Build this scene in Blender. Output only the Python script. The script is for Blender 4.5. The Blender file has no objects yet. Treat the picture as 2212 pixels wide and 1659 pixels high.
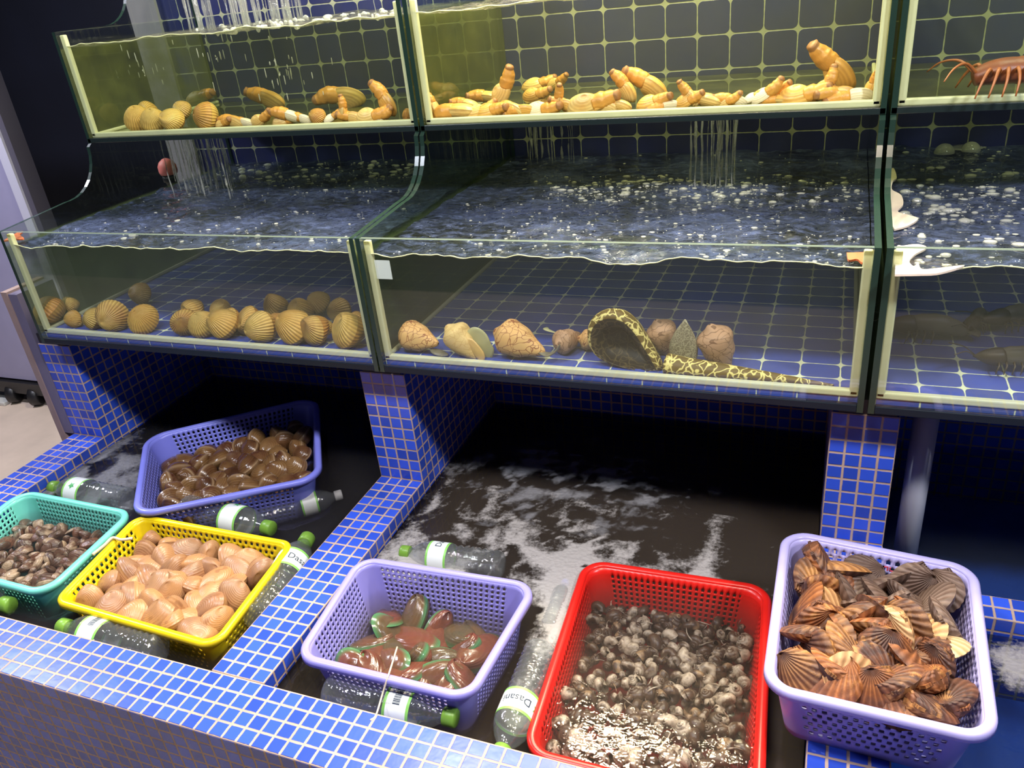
import bpy, math, random
import numpy as np
from mathutils import Vector, Matrix, Euler, noise as mnoise
random.seed(7)
rng = np.random.default_rng(11)
S = 0.025                     # one mosaic tile pitch in metres; all lengths below are in tiles
sc = bpy.context.scene
COL = sc.collection
W, H, F = 2212, 1659, 1733.9
CAM = np.array([34.124, -26.157, 37.064]); YAW, PIT, ROL = 0.41244, 0.47493, -0.11171
_cy, _sy, _cp, _sp = math.cos(YAW), math.sin(YAW), math.cos(PIT), math.sin(PIT)
FWD = np.array([-_sy*_cp, _cy*_cp, -_sp]); _r = np.array([_cy, _sy, 0.]); _u = np.cross(_r, FWD)
RGT = math.cos(ROL)*_r + math.sin(ROL)*_u; UPV = -math.sin(ROL)*_r + math.cos(ROL)*_u
def ray(px, py): return FWD + (px-W/2)/F*RGT - (py-H/2)/F*UPV
def at_z(px, py, z):
    d = ray(px, py); return CAM + (z-CAM[2])/d[2]*d
def at_y(px, py, y):
    d = ray(px, py); return CAM + (y-CAM[1])/d[1]*d
def pix(p):
    d = np.array(p, float)-CAM; z = d@FWD
    return np.array([W/2+F*(d@RGT)/z, H/2-F*(d@UPV)/z])

# ------------------------------------------------------------------ materials
def new_mat(name):
    m = bpy.data.materials.new(name); m.use_nodes = True; nt = m.node_tree
    for n in list(nt.nodes): nt.nodes.remove(n)
    out = nt.nodes.new('ShaderNodeOutputMaterial'); return m, nt, out
def N(nt, t, **kw):
    n = nt.nodes.new(t)
    for k, v in kw.items():
        if k == 'inp':
            for i, val in v.items(): n.inputs[i].default_value = val
        else: setattr(n, k, v)
    return n
def L(nt, a, b): nt.links.new(a, b)
def math_n(nt, op, a, b=None, c=None):
    n = N(nt, 'ShaderNodeMath', operation=op)
    for i, v in enumerate((a, b, c)):
        if v is None: continue
        if isinstance(v, (int, float)): n.inputs[i].default_value = v
        else: L(nt, v, n.inputs[i])
    return n.outputs[0]
def mix_col(nt, fac, a, b, blend='MIX'):
    n = N(nt, 'ShaderNodeMix', data_type='RGBA', blend_type=blend)
    for s, v in ((n.inputs['Factor'], fac), (n.inputs[6], a), (n.inputs[7], b)):
        if isinstance(v, (int, float)): s.default_value = v
        elif isinstance(v, tuple): s.default_value = v
        else: L(nt, v, s)
    return n.outputs[2]
def smooth(nt, v, lo, hi):
    n = N(nt, 'ShaderNodeMapRange', interpolation_type='SMOOTHSTEP', inp={1: lo, 2: hi, 3: 0., 4: 1.})
    L(nt, v, n.inputs[0]); return n.outputs[0]
def c4(c): return (c[0], c[1], c[2], 1.)
def objrand(nt): return N(nt, 'ShaderNodeObjectInfo').outputs['Random']
def coords(nt, scale=1/S):
    tc = N(nt, 'ShaderNodeTexCoord'); m = N(nt, 'ShaderNodeVectorMath', operation='SCALE')
    m.inputs['Scale'].default_value = scale; L(nt, tc.outputs['Object'], m.inputs[0]); return m.outputs[0]
def noise_n(nt, vec, scale, detail=3, rough=0.55, col=False):
    n = N(nt, 'ShaderNodeTexNoise', inp={'Scale': scale, 'Detail': detail, 'Roughness': rough})
    if vec is not None: L(nt, vec, n.inputs['Vector'])
    return n.outputs['Color' if col else 'Fac']
def bump(nt, h, strength, dist):
    b = N(nt, 'ShaderNodeBump', inp={'Strength': strength, 'Distance': dist}); L(nt, h, b.inputs['Height']); return b.outputs[0]

def plain(name, col, rough=0.5, spec=0.5, metal=0., nscale=0, namp=0.15, bmp=0, trans=0):
    m, nt, out = new_mat(name)
    p = N(nt, 'ShaderNodeBsdfPrincipled', inp={'Base Color': c4(col), 'Roughness': rough, 'Metallic': metal, 'Specular IOR Level': spec})
    if nscale:
        v = coords(nt); f = noise_n(nt, v, nscale, 4)
        L(nt, mix_col(nt, f, c4([x*(1-namp) for x in col]), c4([min(1, x*(1+namp)) for x in col])), p.inputs['Base Color'])
        if bmp: L(nt, bump(nt, f, bmp, 0.003), p.inputs['Normal'])
    last = p.outputs[0]
    if trans:
        t = N(nt, 'ShaderNodeBsdfTranslucent', inp={'Color': c4(col)}); mx = N(nt, 'ShaderNodeMixShader', inp={0: trans})
        L(nt, last, mx.inputs[1]); L(nt, t.outputs[0], mx.inputs[2]); last = mx.outputs[0]
    L(nt, last, out.inputs[0]); return m

def tile_mat(name, tile, grout, px, py, pz, gw=0.13, rough=0.12, star=0., dirt=0.25, film=None, jitter=0.25):
    """glazed mosaic; pitches in tile units along object axes; gw = grout width in tile units"""
    m, nt, out = new_mat(name)
    v = coords(nt); sep = N(nt, 'ShaderNodeSeparateXYZ'); L(nt, v, sep.inputs[0])
    geo = N(nt, 'ShaderNodeTexCoord'); sn = N(nt, 'ShaderNodeSeparateXYZ'); L(nt, geo.outputs['Normal'], sn.inputs[0])
    lines = []; cells = []
    for i, p in enumerate((px, py, pz)):
        q = math_n(nt, 'DIVIDE', sep.outputs[i], p)
        fr = math_n(nt, 'FRACT', q)
        d = math_n(nt, 'ABSOLUTE', math_n(nt, 'SUBTRACT', math_n(nt, 'FRACT', math_n(nt, 'ADD', q, 0.5)), 0.5))   # 0 on a line
        d = math_n(nt, 'MULTIPLY', d, p)
        na = math_n(nt, 'ABSOLUTE', sn.outputs[i])
        far = math_n(nt, 'MULTIPLY', math_n(nt, 'GREATER_THAN', na, 0.7), 9.)
        lines.append(math_n(nt, 'ADD', d, far)); cells.append(math_n(nt, 'FLOOR', q))
    dmin = math_n(nt, 'MINIMUM', math_n(nt, 'MINIMUM', lines[0], lines[1]), lines[2])
    if star:   # slime gathers where grout lines cross
        dmax = math_n(nt, 'MINIMUM', math_n(nt, 'MINIMUM', math_n(nt, 'MAXIMUM', lines[0], lines[1]), math_n(nt, 'MAXIMUM', lines[1], lines[2])), math_n(nt, 'MAXIMUM', lines[0], lines[2]))
        ex = math_n(nt, 'MULTIPLY', math_n(nt, 'POWER', math_n(nt, 'MAXIMUM', math_n(nt, 'SUBTRACT', 1., math_n(nt, 'DIVIDE', dmax, 0.5)), 0.), 2.), star)
        dmin = math_n(nt, 'SUBTRACT', dmin, ex)
    wob = math_n(nt, 'MULTIPLY', math_n(nt, 'SUBTRACT', noise_n(nt, v, 2.2, 2), 0.5), 0.06)
    dmin = math_n(nt, 'ADD', dmin, wob)
    mask = smooth(nt, dmin, gw/2, gw/2+0.045)      # 1 on tile
    cmb = N(nt, 'ShaderNodeCombineXYZ')
    for i in range(3): L(nt, cells[i], cmb.inputs[i])
    wn = N(nt, 'ShaderNodeTexWhiteNoise', noise_dimensions='3D'); L(nt, cmb.outputs[0], wn.inputs[0])
    tcol = mix_col(nt, wn.outputs['Value'], c4([x*(1-jitter) for x in tile]), c4([min(1, x*(1+jitter)) for x in tile]))
    dn = noise_n(nt, v, 0.35, 4)
    gcol = mix_col(nt, smooth(nt, dn, 0.35, 0.7), c4(grout), c4([x*(1-dirt) for x in grout]))
    gn = noise_n(nt, v, 5., 3)
    gcol = mix_col(nt, math_n(nt, 'MULTIPLY', gn, dirt), gcol, c4((grout[0]*0.5, grout[1]*0.42, grout[2]*0.3)))
    col = mix_col(nt, mask, gcol, tcol)
    if film: col = mix_col(nt, math_n(nt, 'MULTIPLY', smooth(nt, noise_n(nt, v, 0.25, 3), 0.25, 0.8), film[3]), col, c4(film[:3]))
    p = N(nt, 'ShaderNodeBsdfPrincipled', inp={'Specular IOR Level': 0.5})
    L(nt, col, p.inputs['Base Color'])
    r = N(nt, 'ShaderNodeMapRange', inp={3: 0.75, 4: rough}); L(nt, mask, r.inputs[0]); L(nt, r.outputs[0], p.inputs['Roughness'])
    hb = math_n(nt, 'ADD', mask, math_n(nt, 'MULTIPLY', noise_n(nt, v, 1.3, 2), 0.3))
    L(nt, bump(nt, hb, 0.5, 0.0016), p.inputs['Normal'])
    L(nt, p.outputs[0], out.inputs[0]); return m

def clear_mat(name, tint, f0=0.04, rough=0.0, film=None, filmfac=0., bscale=0, bstr=0., filmvar=True, fmax=1.0, zmax=None, refr=0., streak=False):
    """see-through sheet: tinted transparency, schlick reflection and an optional slime film"""
    m, nt, out = new_mat(name)
    lw = N(nt, 'ShaderNodeLayerWeight', inp={'Blend': 0.5})
    g = N(nt, 'ShaderNodeBsdfGlossy', inp={'Roughness': rough, 'Color': (1, 1, 1, 1)})
    t = N(nt, 'ShaderNodeBsdfTransparent', inp={'Color': c4(tint)})
    v = None
    if bscale:
        v = coords(nt)
        h = math_n(nt, 'ADD', noise_n(nt, v, bscale, 3, 0.6), math_n(nt, 'MULTIPLY', noise_n(nt, v, bscale*0.3, 2), 1.4))
        bn = bump(nt, h, bstr, 0.01); L(nt, bn, g.inputs['Normal']); L(nt, bn, lw.inputs['Normal'])
    fc = math_n(nt, 'ADD', math_n(nt, 'MULTIPLY', math_n(nt, 'POWER', lw.outputs['Facing'], 5.), fmax-f0), f0)
    base = t.outputs[0]
    if refr:
        rf = N(nt, 'ShaderNodeBsdfRefraction', inp={'IOR': 1.33, 'Roughness': 0.02}); L(nt, bn, rf.inputs['Normal'])
        mr = N(nt, 'ShaderNodeMixShader', inp={0: refr}); L(nt, base, mr.inputs[1]); L(nt, rf.outputs[0], mr.inputs[2]); base = mr.outputs[0]
    if film:
        d = N(nt, 'ShaderNodeBsdfDiffuse', inp={'Color': c4(film)}); tl = N(nt, 'ShaderNodeBsdfTranslucent', inp={'Color': c4(film)})
        md = N(nt, 'ShaderNodeMixShader', inp={0: 0.5}); L(nt, d.outputs[0], md.inputs[1]); L(nt, tl.outputs[0], md.inputs[2])
        mx = N(nt, 'ShaderNodeMixShader', inp={0: filmfac}); L(nt, base, mx.inputs[1]); L(nt, md.outputs[0], mx.inputs[2])
        if filmvar:
            if v is None: v = coords(nt)
            if streak:   # streaks and clouds of air bubbles, also standing in for refracted light
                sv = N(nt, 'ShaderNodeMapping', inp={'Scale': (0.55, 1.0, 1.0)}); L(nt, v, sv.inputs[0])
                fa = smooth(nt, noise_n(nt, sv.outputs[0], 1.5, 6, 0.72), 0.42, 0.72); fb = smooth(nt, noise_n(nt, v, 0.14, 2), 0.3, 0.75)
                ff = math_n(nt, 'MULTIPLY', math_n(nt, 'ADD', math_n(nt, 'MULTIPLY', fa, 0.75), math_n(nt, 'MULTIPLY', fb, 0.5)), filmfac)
            else: ff = math_n(nt, 'MULTIPLY', smooth(nt, noise_n(nt, v, 0.35, 3), 0.0, 0.9), filmfac*1.6)
            if zmax is not None:   # slime only grows below the water line
                sz = N(nt, 'ShaderNodeSeparateXYZ'); L(nt, v, sz.inputs[0]); ff = math_n(nt, 'MULTIPLY', ff, math_n(nt, 'SUBTRACT', 1., smooth(nt, sz.outputs[2], zmax-0.2, zmax+0.15)))
            L(nt, ff, mx.inputs[0])
        base = mx.outputs[0]
    mg = N(nt, 'ShaderNodeMixShader'); L(nt, fc, mg.inputs[0]); L(nt, base, mg.inputs[1]); L(nt, g.outputs[0], mg.inputs[2])
    L(nt, mg.outputs[0], out.inputs[0]); return m, nt, out

def water_mat(name, absorb, adens, scat, sdens, bscale, bstr, surf_veil=None, veil_fac=0.0, refr=0.):
    m, nt, out = clear_mat(name, (1, 1, 1), 0.025, 0.015, film=surf_veil, filmfac=veil_fac, bscale=bscale, bstr=bstr, filmvar=bool(surf_veil), refr=refr, streak=True)
    a = N(nt, 'ShaderNodeVolumeAbsorption', inp={'Color': c4(absorb), 'Density': adens}); last = a.outputs[0]
    if sdens:
        s = N(nt, 'ShaderNodeVolumeScatter', inp={'Color': c4(scat), 'Density': sdens, 'Anisotropy': 0.2})
        ad = N(nt, 'ShaderNodeAddShader'); L(nt, last, ad.inputs[0]); L(nt, s.outputs[0], ad.inputs[1]); last = ad.outputs[0]
    L(nt, last, out.inputs['Volume']); return m

def shell_mat(name, cols, ring=0.35, ringn=9., rib=0., ribn=20, spots=None, rough=0.4, bmp=0.3, edge=None, patch=None):
    """growth attribute 'gr' runs from beak to lip, 'an' around; colours drift per shell"""
    m, nt, out = new_mat(name)
    gr = N(nt, 'ShaderNodeAttribute', attribute_name='gr').outputs['Fac']; an = N(nt, 'ShaderNodeAttribute', attribute_name='an').outputs['Fac']
    v = coords(nt); rnd = objrand(nt)
    off = N(nt, 'ShaderNodeVectorMath', operation='ADD'); L(nt, v, off.inputs[0])
    cb = N(nt, 'ShaderNodeCombineXYZ')
    for i in range(3): L(nt, math_n(nt, 'MULTIPLY', rnd, 37.+11*i), cb.inputs[i])
    L(nt, cb.outputs[0], off.inputs[1]); v = off.outputs[0]
    nz = noise_n(nt, v, 1.6, 4)
    cr = N(nt, 'ShaderNodeValToRGB'); el = cr.color_ramp.elements
    while len(el) < len(cols): el.new(0.5)
    for i, c in enumerate(cols): el[i].position = i/(len(cols)-1); el[i].color = c4(c)
    L(nt, math_n(nt, 'ADD', math_n(nt, 'MULTIPLY', rnd, 0.65), math_n(nt, 'MULTIPLY', math_n(nt, 'SUBTRACT', nz, 0.3), 0.75)), cr.inputs[0])
    col = cr.outputs[0]
    w = math_n(nt, 'SINE', math_n(nt, 'MULTIPLY', math_n(nt, 'ADD', gr, math_n(nt, 'MULTIPLY', nz, 0.1)), ringn*6.283))
    w01 = math_n(nt, 'MULTIPLY_ADD', w, 0.5, 0.5)
    dark = mix_col(nt, 1.0, col, (0.45, 0.36, 0.28, 1), 'MULTIPLY')
    col = mix_col(nt, math_n(nt, 'MULTIPLY', math_n(nt, 'MULTIPLY', w01, gr), ring), col, dark)
    hh = math_n(nt, 'MULTIPLY', w01, gr)
    if rib:
        rw = math_n(nt, 'MULTIPLY_ADD', math_n(nt, 'COSINE', math_n(nt, 'MULTIPLY', an, ribn*6.283)), 0.5, 0.5)
        col = mix_col(nt, math_n(nt, 'MULTIPLY', math_n(nt, 'SUBTRACT', 1., rw), rib), col, dark); hh = math_n(nt, 'ADD', math_n(nt, 'MULTIPLY', rw, 2.), hh)
    if spots:
        sp = smooth(nt, noise_n(nt, v, spots[1], 2), spots[2], spots[2]+0.08); col = mix_col(nt, math_n(nt, 'MULTIPLY', sp, spots[3]), col, c4(spots[0]))
    if patch:   # crust and weed growing on the shell
        sp = smooth(nt, noise_n(nt, v, patch[1], 5, 0.7), patch[2], patch[2]+0.15); col = mix_col(nt, math_n(nt, 'MULTIPLY', sp, patch[3]), col, c4(patch[0]))
    if edge: col = mix_col(nt, smooth(nt, gr, edge[1], 1.0), col, c4(edge[0]))
    p = N(nt, 'ShaderNodeBsdfPrincipled', inp={'Roughness': rough, 'Specular IOR Level': 0.5}); L(nt, col, p.inputs['Base Color'])
    if bmp:
        hh = math_n(nt, 'ADD', hh, math_n(nt, 'MULTIPLY', noise_n(nt, v, 7., 3), 1.2)); L(nt, bump(nt, hh, bmp, 0.0012), p.inputs['Normal'])
    L(nt, p.outputs[0], out.inputs[0]); return m

M = {}
BLUE = (0.032, 0.085, 0.58); GROUT = (0.56, 0.4, 0.32)
M['tile'] = tile_mat('blue_mosaic', BLUE, GROUT, 1, 1, 1, 0.105, 0.26)
M['tank_floor'] = tile_mat('blue_tank_tile', (0.055, 0.095, 0.45), (0.9, 0.95, 0.66), 2.45, 2.0, 2.45, 0.045, 0.3, star=0.2, dirt=0.1, film=(0.16, 0.17, 0.11, 0.35), jitter=0.12)
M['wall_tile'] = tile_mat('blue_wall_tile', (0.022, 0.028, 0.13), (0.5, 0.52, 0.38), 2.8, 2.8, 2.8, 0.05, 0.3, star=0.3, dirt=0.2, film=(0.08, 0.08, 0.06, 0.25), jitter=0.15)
M['slime_floor'] = clear_mat('slimy_glass_shelf', (0.85, 0.9, 0.8), 0.04, film=(0.2, 0.2, 0.06), filmfac=0.55)[0]
M['glass'] = clear_mat('clear_glass', (0.965, 0.985, 0.965), 0.04)[0]
M['side_glass_low'] = clear_mat('slimy_glass_lower', (0.86, 0.9, 0.84), 0.04, film=(0.12, 0.16, 0.07), filmfac=0.5, zmax=20.2)[0]
M['side_glass_up'] = clear_mat('slimy_glass_upper', (0.86, 0.9, 0.84), 0.04, film=(0.2, 0.21, 0.06), filmfac=0.42, zmax=34.7)[0]
M['glass_edge'] = plain('glass_edge', (0.012, 0.03, 0.022), 0.25, 0.6)
M['glass_lip'] = plain('glass_polished_lip', (0.14, 0.18, 0.15), 0.25, 0.5, trans=0.25)
M['base_glass'] = plain('tinted_base_glass', (0.01, 0.014, 0.022), 0.4, 0.25)
M['silicone'] = plain('silicone_seam', (0.86, 0.86, 0.56), 0.35, nscale=1.2, namp=0.12, trans=0.35)
M['dark_edge'] = plain('dark_shelf_edge', (0.012, 0.02, 0.02), 0.25)
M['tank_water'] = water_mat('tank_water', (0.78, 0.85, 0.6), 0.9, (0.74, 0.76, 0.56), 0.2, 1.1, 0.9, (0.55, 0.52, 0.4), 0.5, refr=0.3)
M['blue_water'] = water_mat('lower_tank_water', (0.75, 0.88, 0.72), 0.6, (0.7, 0.78, 0.55), 1.05, 1.1, 1.0, (0.2, 0.26, 0.52), 0.6, refr=0.42)  # blue surface film also paints in light from the tiled floor
M['dark_water'] = water_mat('basin_water', (0.45, 0.42, 0.42), 12., (0.52, 0.5, 0.54), 2.6, 0.8, 0.12)
M['murky_water'] = water_mat('murky_basin_water', (0.5, 0.42, 0.36), 10., (0.64, 0.5, 0.4), 5., 0.8, 0.12)
M['clear_water'] = water_mat('clear_basin_water', (0.55, 0.75, 0.9), 1.5, (0.5, 0.6, 0.8), 0.8, 0.7, 0.2)
M['lit_blue'] = plain('lit_floor', (0.03, 0.14, 0.75), 0.5, nscale=0.4, namp=0.25)
M['concrete'] = plain('beige_concrete', (0.62, 0.5, 0.4), 0.7, nscale=0.12, namp=0.3, bmp=0.1)
M['dark_wall'] = plain('dark_wall', (0.006, 0.008, 0.02), 0.6, nscale=0.1, namp=0.4)
M['lavender'] = plain('painted_metal', (0.3, 0.29, 0.44), 0.45, nscale=0.3, namp=0.08)
M['lavender_pale'] = plain('pale_metal_edge', (0.5, 0.5, 0.6), 0.4)
M['grey_metal'] = plain('dark_grey_metal', (0.08, 0.075, 0.1), 0.4)
M['wood'] = plain('brown_board_edge', (0.33, 0.23, 0.21), 0.6, nscale=0.5, namp=0.2)
M['board'] = plain('grey_board', (0.16, 0.14, 0.22), 0.5, nscale=0.5, namp=0.12)
M['black'] = plain('black_rubber', (0.012, 0.012, 0.014), 0.4)
M['white_metal'] = plain('white_tray', (0.6, 0.6, 0.56), 0.5)
M['purple'] = plain('lavender_plastic', (0.36, 0.33, 0.82), 0.28, nscale=0.5, namp=0.08, trans=0.15)
M['blueviolet'] = plain('periwinkle_plastic', (0.24, 0.26, 0.85), 0.28, nscale=0.5, namp=0.08, trans=0.15)
M['lilac'] = plain('lilac_plastic', (0.45, 0.41, 0.78), 0.3, nscale=0.7, namp=0.08, trans=0.15)
M['yellow'] = plain('yellow_plastic', (0.9, 0.68, 0.012), 0.28, nscale=0.5, namp=0.07, trans=0.15)
M['turquoise'] = plain('turquoise_plastic', (0.2, 0.72, 0.62), 0.3, nscale=0.5, namp=0.07, trans=0.15)
M['red'] = plain('red_plastic', (0.8, 0.018, 0.012), 0.28, nscale=0.5, namp=0.08, trans=0.12)
M['bottle'] = clear_mat('bottle_plastic', (0.9, 0.92, 0.92), 0.1, 0.04, bscale=1.0, bstr=0.35, film=(0.8, 0.85, 0.85), filmfac=0.13, filmvar=False)[0]
M['cap'] = plain('green_cap', (0.2, 0.4, 0.05), 0.35, trans=0.15)
M['white_cap'] = plain('white_cap', (0.55, 0.55, 0.55), 0.4)
M['blue_cap'] = plain('blue_cap', (0.06, 0.13, 0.6), 0.35)
M['label'] = plain('white_label', (0.78, 0.82, 0.8), 0.4)
M['label_green'] = plain('label_green_band', (0.25, 0.6, 0.12), 0.4)
M['leaf'] = plain('label_leaf', (0.08, 0.42, 0.12), 0.4)
M['ink'] = plain('label_ink', (0.015, 0.03, 0.06), 0.5)
M['grey_ink'] = plain('label_grey_ink', (0.3, 0.33, 0.33), 0.5)
M['twine'] = plain('pale_twine', (0.66, 0.56, 0.42), 0.8)
M['pipe'] = plain('grey_pipe', (0.42, 0.43, 0.5), 0.4)
M['pink'] = plain('pink_float', (0.85, 0.22, 0.2), 0.5)
M['scum'] = plain('pale_scum', (0.75, 0.62, 0.5), 0.6, nscale=0.8, namp=0.15)
M['rust'] = plain('orange_crust', (0.6, 0.14, 0.05), 0.6)
M['print_red'] = plain('red_print', (0.75, 0.08, 0.14), 0.5)
M['print_green'] = plain('green_print', (0.12, 0.45, 0.4), 0.5)
# foam and falling water use per-vertex cover
def cover_mat(name, col, grain, hi):
    m, nt, out = new_mat(name)
    a = N(nt, 'ShaderNodeAttribute', attribute_name='cover').outputs['Fac']
    v = coords(nt); g = noise_n(nt, v, grain, 4, 0.65)
    al = math_n(nt, 'MULTIPLY', smooth(nt, math_n(nt, 'ADD', a, math_n(nt, 'MULTIPLY', math_n(nt, 'SUBTRACT', g, 0.5), 1.1)), 0.12, 0.85), hi)
    d = N(nt, 'ShaderNodeBsdfPrincipled', inp={'Base Color': c4(col), 'Roughness': 0.5}); t = N(nt, 'ShaderNodeBsdfTransparent')
    vb = N(nt, 'ShaderNodeTexVoronoi', inp={'Scale': 3.2}); L(nt, v, vb.inputs['Vector'])
    L(nt, bump(nt, math_n(nt, 'ADD', g, vb.outputs['Distance']), 0.6, 0.003), d.inputs['Normal'])
    mx = N(nt, 'ShaderNodeMixShader'); L(nt, al, mx.inputs[0]); L(nt, t.outputs[0], mx.inputs[1]); L(nt, d.outputs[0], mx.inputs[2])
    L(nt, mx.outputs[0], out.inputs[0]); return m
M['foam'] = cover_mat('foam', (0.66, 0.62, 0.6), 3.4, 0.6)
M['thinfoam'] = cover_mat('thin_foam', (0.6, 0.6, 0.64), 1.8, 0.3)
M['splash'] = clear_mat('falling_water', (0.97, 0.98, 0.98), 0.09, 0.05, film=(0.9, 0.9, 0.82), filmfac=0.3, bscale=1.2, bstr=0.8)[0]
M['bubble'] = clear_mat('bubble_skin', (0.96, 0.97, 0.95), 0.12, 0.08, film=(0.95, 0.95, 0.85), filmfac=0.5, filmvar=False)[0]
# shells
M['cockle'] = shell_mat('ribbed_cockle', [(0.55, 0.22, 0.05), (0.76, 0.42, 0.09), (0.86, 0.58, 0.16), (0.45, 0.18, 0.06)], 0.12, 4, 0.6, 30, rough=0.45, bmp=0.6)
M['venus'] = shell_mat('brown_venus', [(0.06, 0.025, 0.012), (0.13, 0.06, 0.025), (0.22, 0.12, 0.045), (0.09, 0.032, 0.018), (0.26, 0.16, 0.08)], 0.5, 10, rough=0.22, edge=((0.3, 0.19, 0.1), 0.93))
M['small_clam'] = shell_mat('small_clam', [(0.04, 0.02, 0.015), (0.09, 0.05, 0.035), (0.12, 0.06, 0.04), (0.42, 0.3, 0.2), (0.07, 0.035, 0.025), (0.16, 0.07, 0.04), (0.05, 0.03, 0.025)], 0.4, 6, rough=0.35)
M['beige_clam'] = shell_mat('beige_clam', [(0.4, 0.18, 0.075), (0.3, 0.16, 0.09), (0.48, 0.24, 0.1), (0.36, 0.19, 0.1), (0.5, 0.29, 0.15)], 0.13, 14, bmp=0.25, spots=((0.24, 0.1, 0.045), 3., 0.6, 0.55), rough=0.35)
M['mussel'] = shell_mat('green_lipped_mussel', [(0.07, 0.035, 0.02), (0.17, 0.05, 0.03), (0.12, 0.07, 0.035), (0.05, 0.06, 0.035)], 0.25, 7, rough=0.2, edge=((0.07, 0.19, 0.08), 0.86))
M['scallop'] = shell_mat('fan_scallop', [(0.14, 0.05, 0.022), (0.075, 0.032, 0.025), (0.36, 0.12, 0.03), (0.1, 0.042, 0.03), (0.42, 0.19, 0.055), (0.15, 0.065, 0.04)], 0.12, 4, 0.8, 19, rough=0.6, bmp=0.6, patch=((0.46, 0.21, 0.06), 2.2, 0.54, 0.75))
M['scallop_shaded'] = shell_mat('shaded_fan_scallop', [(0.09, 0.055, 0.045), (0.14, 0.085, 0.065), (0.2, 0.13, 0.1)], 0.15, 4, 0.8, 19, rough=0.6, bmp=0.5, patch=((0.22, 0.15, 0.1), 2.2, 0.58, 0.5))
M['scallop_pale'] = shell_mat('pale_fan_scallop', [(0.42, 0.2, 0.08), (0.55, 0.33, 0.15), (0.7, 0.52, 0.3)], 0.1, 4, 0.7, 19, rough=0.6, bmp=0.5, patch=((0.4, 0.22, 0.1), 2.6, 0.58, 0.7))
M['otter'] = shell_mat('otter_shell', [(0.68, 0.33, 0.06), (0.76, 0.42, 0.1), (0.8, 0.54, 0.2), (0.6, 0.26, 0.05)], 0.5, 7, rough=0.35)
M['otter_white'] = shell_mat('pale_otter_shell', [(0.82, 0.68, 0.45), (0.88, 0.76, 0.56)], 0.25, 8, rough=0.35)
M['siphon'] = plain('orange_siphon', (0.62, 0.28, 0.05), 0.4, nscale=2.2, namp=0.45, bmp=0.8)
M['siphon_tip'] = plain('brown_siphon_tip', (0.3, 0.13, 0.04), 0.5, nscale=2, namp=0.35, bmp=0.4)
M['snail'] = shell_mat('small_snail', [(0.04, 0.025, 0.016), (0.1, 0.06, 0.035), (0.07, 0.04, 0.025), (0.6, 0.5, 0.38), (0.12, 0.07, 0.04), (0.06, 0.035, 0.025), (0.4, 0.26, 0.14), (0.08, 0.05, 0.03)], 0.3, 6, rough=0.35)
M['flesh'] = plain('pale_flesh', (0.68, 0.66, 0.36), 0.3, nscale=1.2, namp=0.2, trans=0.35)
M['grey_flesh'] = plain('grey_flesh', (0.22, 0.2, 0.14), 0.3, nscale=2., namp=0.5, trans=0.15)
M['inner'] = plain('shell_inside', (0.72, 0.46, 0.16), 0.3)
M['prawn'] = plain('grey_prawn', (0.2, 0.17, 0.12), 0.45, nscale=0.9, namp=0.5, trans=0.2)
M['prawn_dark'] = plain('dark_prawn_head', (0.07, 0.05, 0.035), 0.45, nscale=1.2, namp=0.5)
M['lobster'] = plain('rust_brown_shell', (0.15, 0.042, 0.01), 0.45, nscale=1.4, namp=0.45, bmp=0.4)
M['lobster_leg'] = plain('rusty_leg', (0.28, 0.09, 0.02), 0.45, nscale=2, namp=0.3)
def scribble(name, base, base2, line, scale=1.5, wid=0.09):
    m, nt, out = new_mat(name); v = coords(nt)
    w = N(nt, 'ShaderNodeTexNoise', inp={'Scale': 0.9, 'Detail': 2.}); L(nt, v, w.inputs['Vector'])
    sc_ = N(nt, 'ShaderNodeVectorMath', operation='SCALE'); sc_.inputs['Scale'].default_value = 1.6; L(nt, w.outputs['Color'], sc_.inputs[0])
    ad = N(nt, 'ShaderNodeVectorMath', operation='ADD'); L(nt, v, ad.inputs[0]); L(nt, sc_.outputs[0], ad.inputs[1])
    vo = N(nt, 'ShaderNodeTexVoronoi', feature='DISTANCE_TO_EDGE', inp={'Scale': scale}); L(nt, ad.outputs[0], vo.inputs['Vector'])
    mk = smooth(nt, vo.outputs['Distance'], wid*.2, wid); nz = noise_n(nt, v, 1.1, 3)
    col = mix_col(nt, mk, c4(line), mix_col(nt, nz, c4(base), c4(base2)))
    p = N(nt, 'ShaderNodeBsdfPrincipled', inp={'Roughness': 0.5, 'Specular IOR Level': 0.35}); L(nt, col, p.inputs['Base Color']); L(nt, p.outputs[0], out.inputs[0]); return m
M['volute'] = scribble('volute_shell', (0.8, 0.4, 0.12), (0.72, 0.5, 0.22), (0.3, 0.1, 0.04), 3.4, 0.06)
M['volute_pale'] = scribble('pale_volute_shell', (0.8, 0.6, 0.24), (0.76, 0.5, 0.22), (0.66, 0.42, 0.15), 3.4, 0.06)
M['volute_brown'] = scribble('brown_volute_shell', (0.42, 0.24, 0.13), (0.56, 0.34, 0.2), (0.2, 0.1, 0.05), 3.4, 0.06)
M['net_foot'] = scribble('netted_foot', (0.09, 0.06, 0.012), (0.2, 0.13, 0.03), (0.8, 0.68, 0.24), 1.5, 0.11)
M['flap'] = scribble('speckled_flap', (0.12, 0.1, 0.06), (0.28, 0.24, 0.15), (0.42, 0.38, 0.24), 5., 0.12)
M['net_dark'] = scribble('dark_netted_sole', (0.008, 0.006, 0.003), (0.02, 0.014, 0.007), (0.09, 0.065, 0.025))

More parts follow.
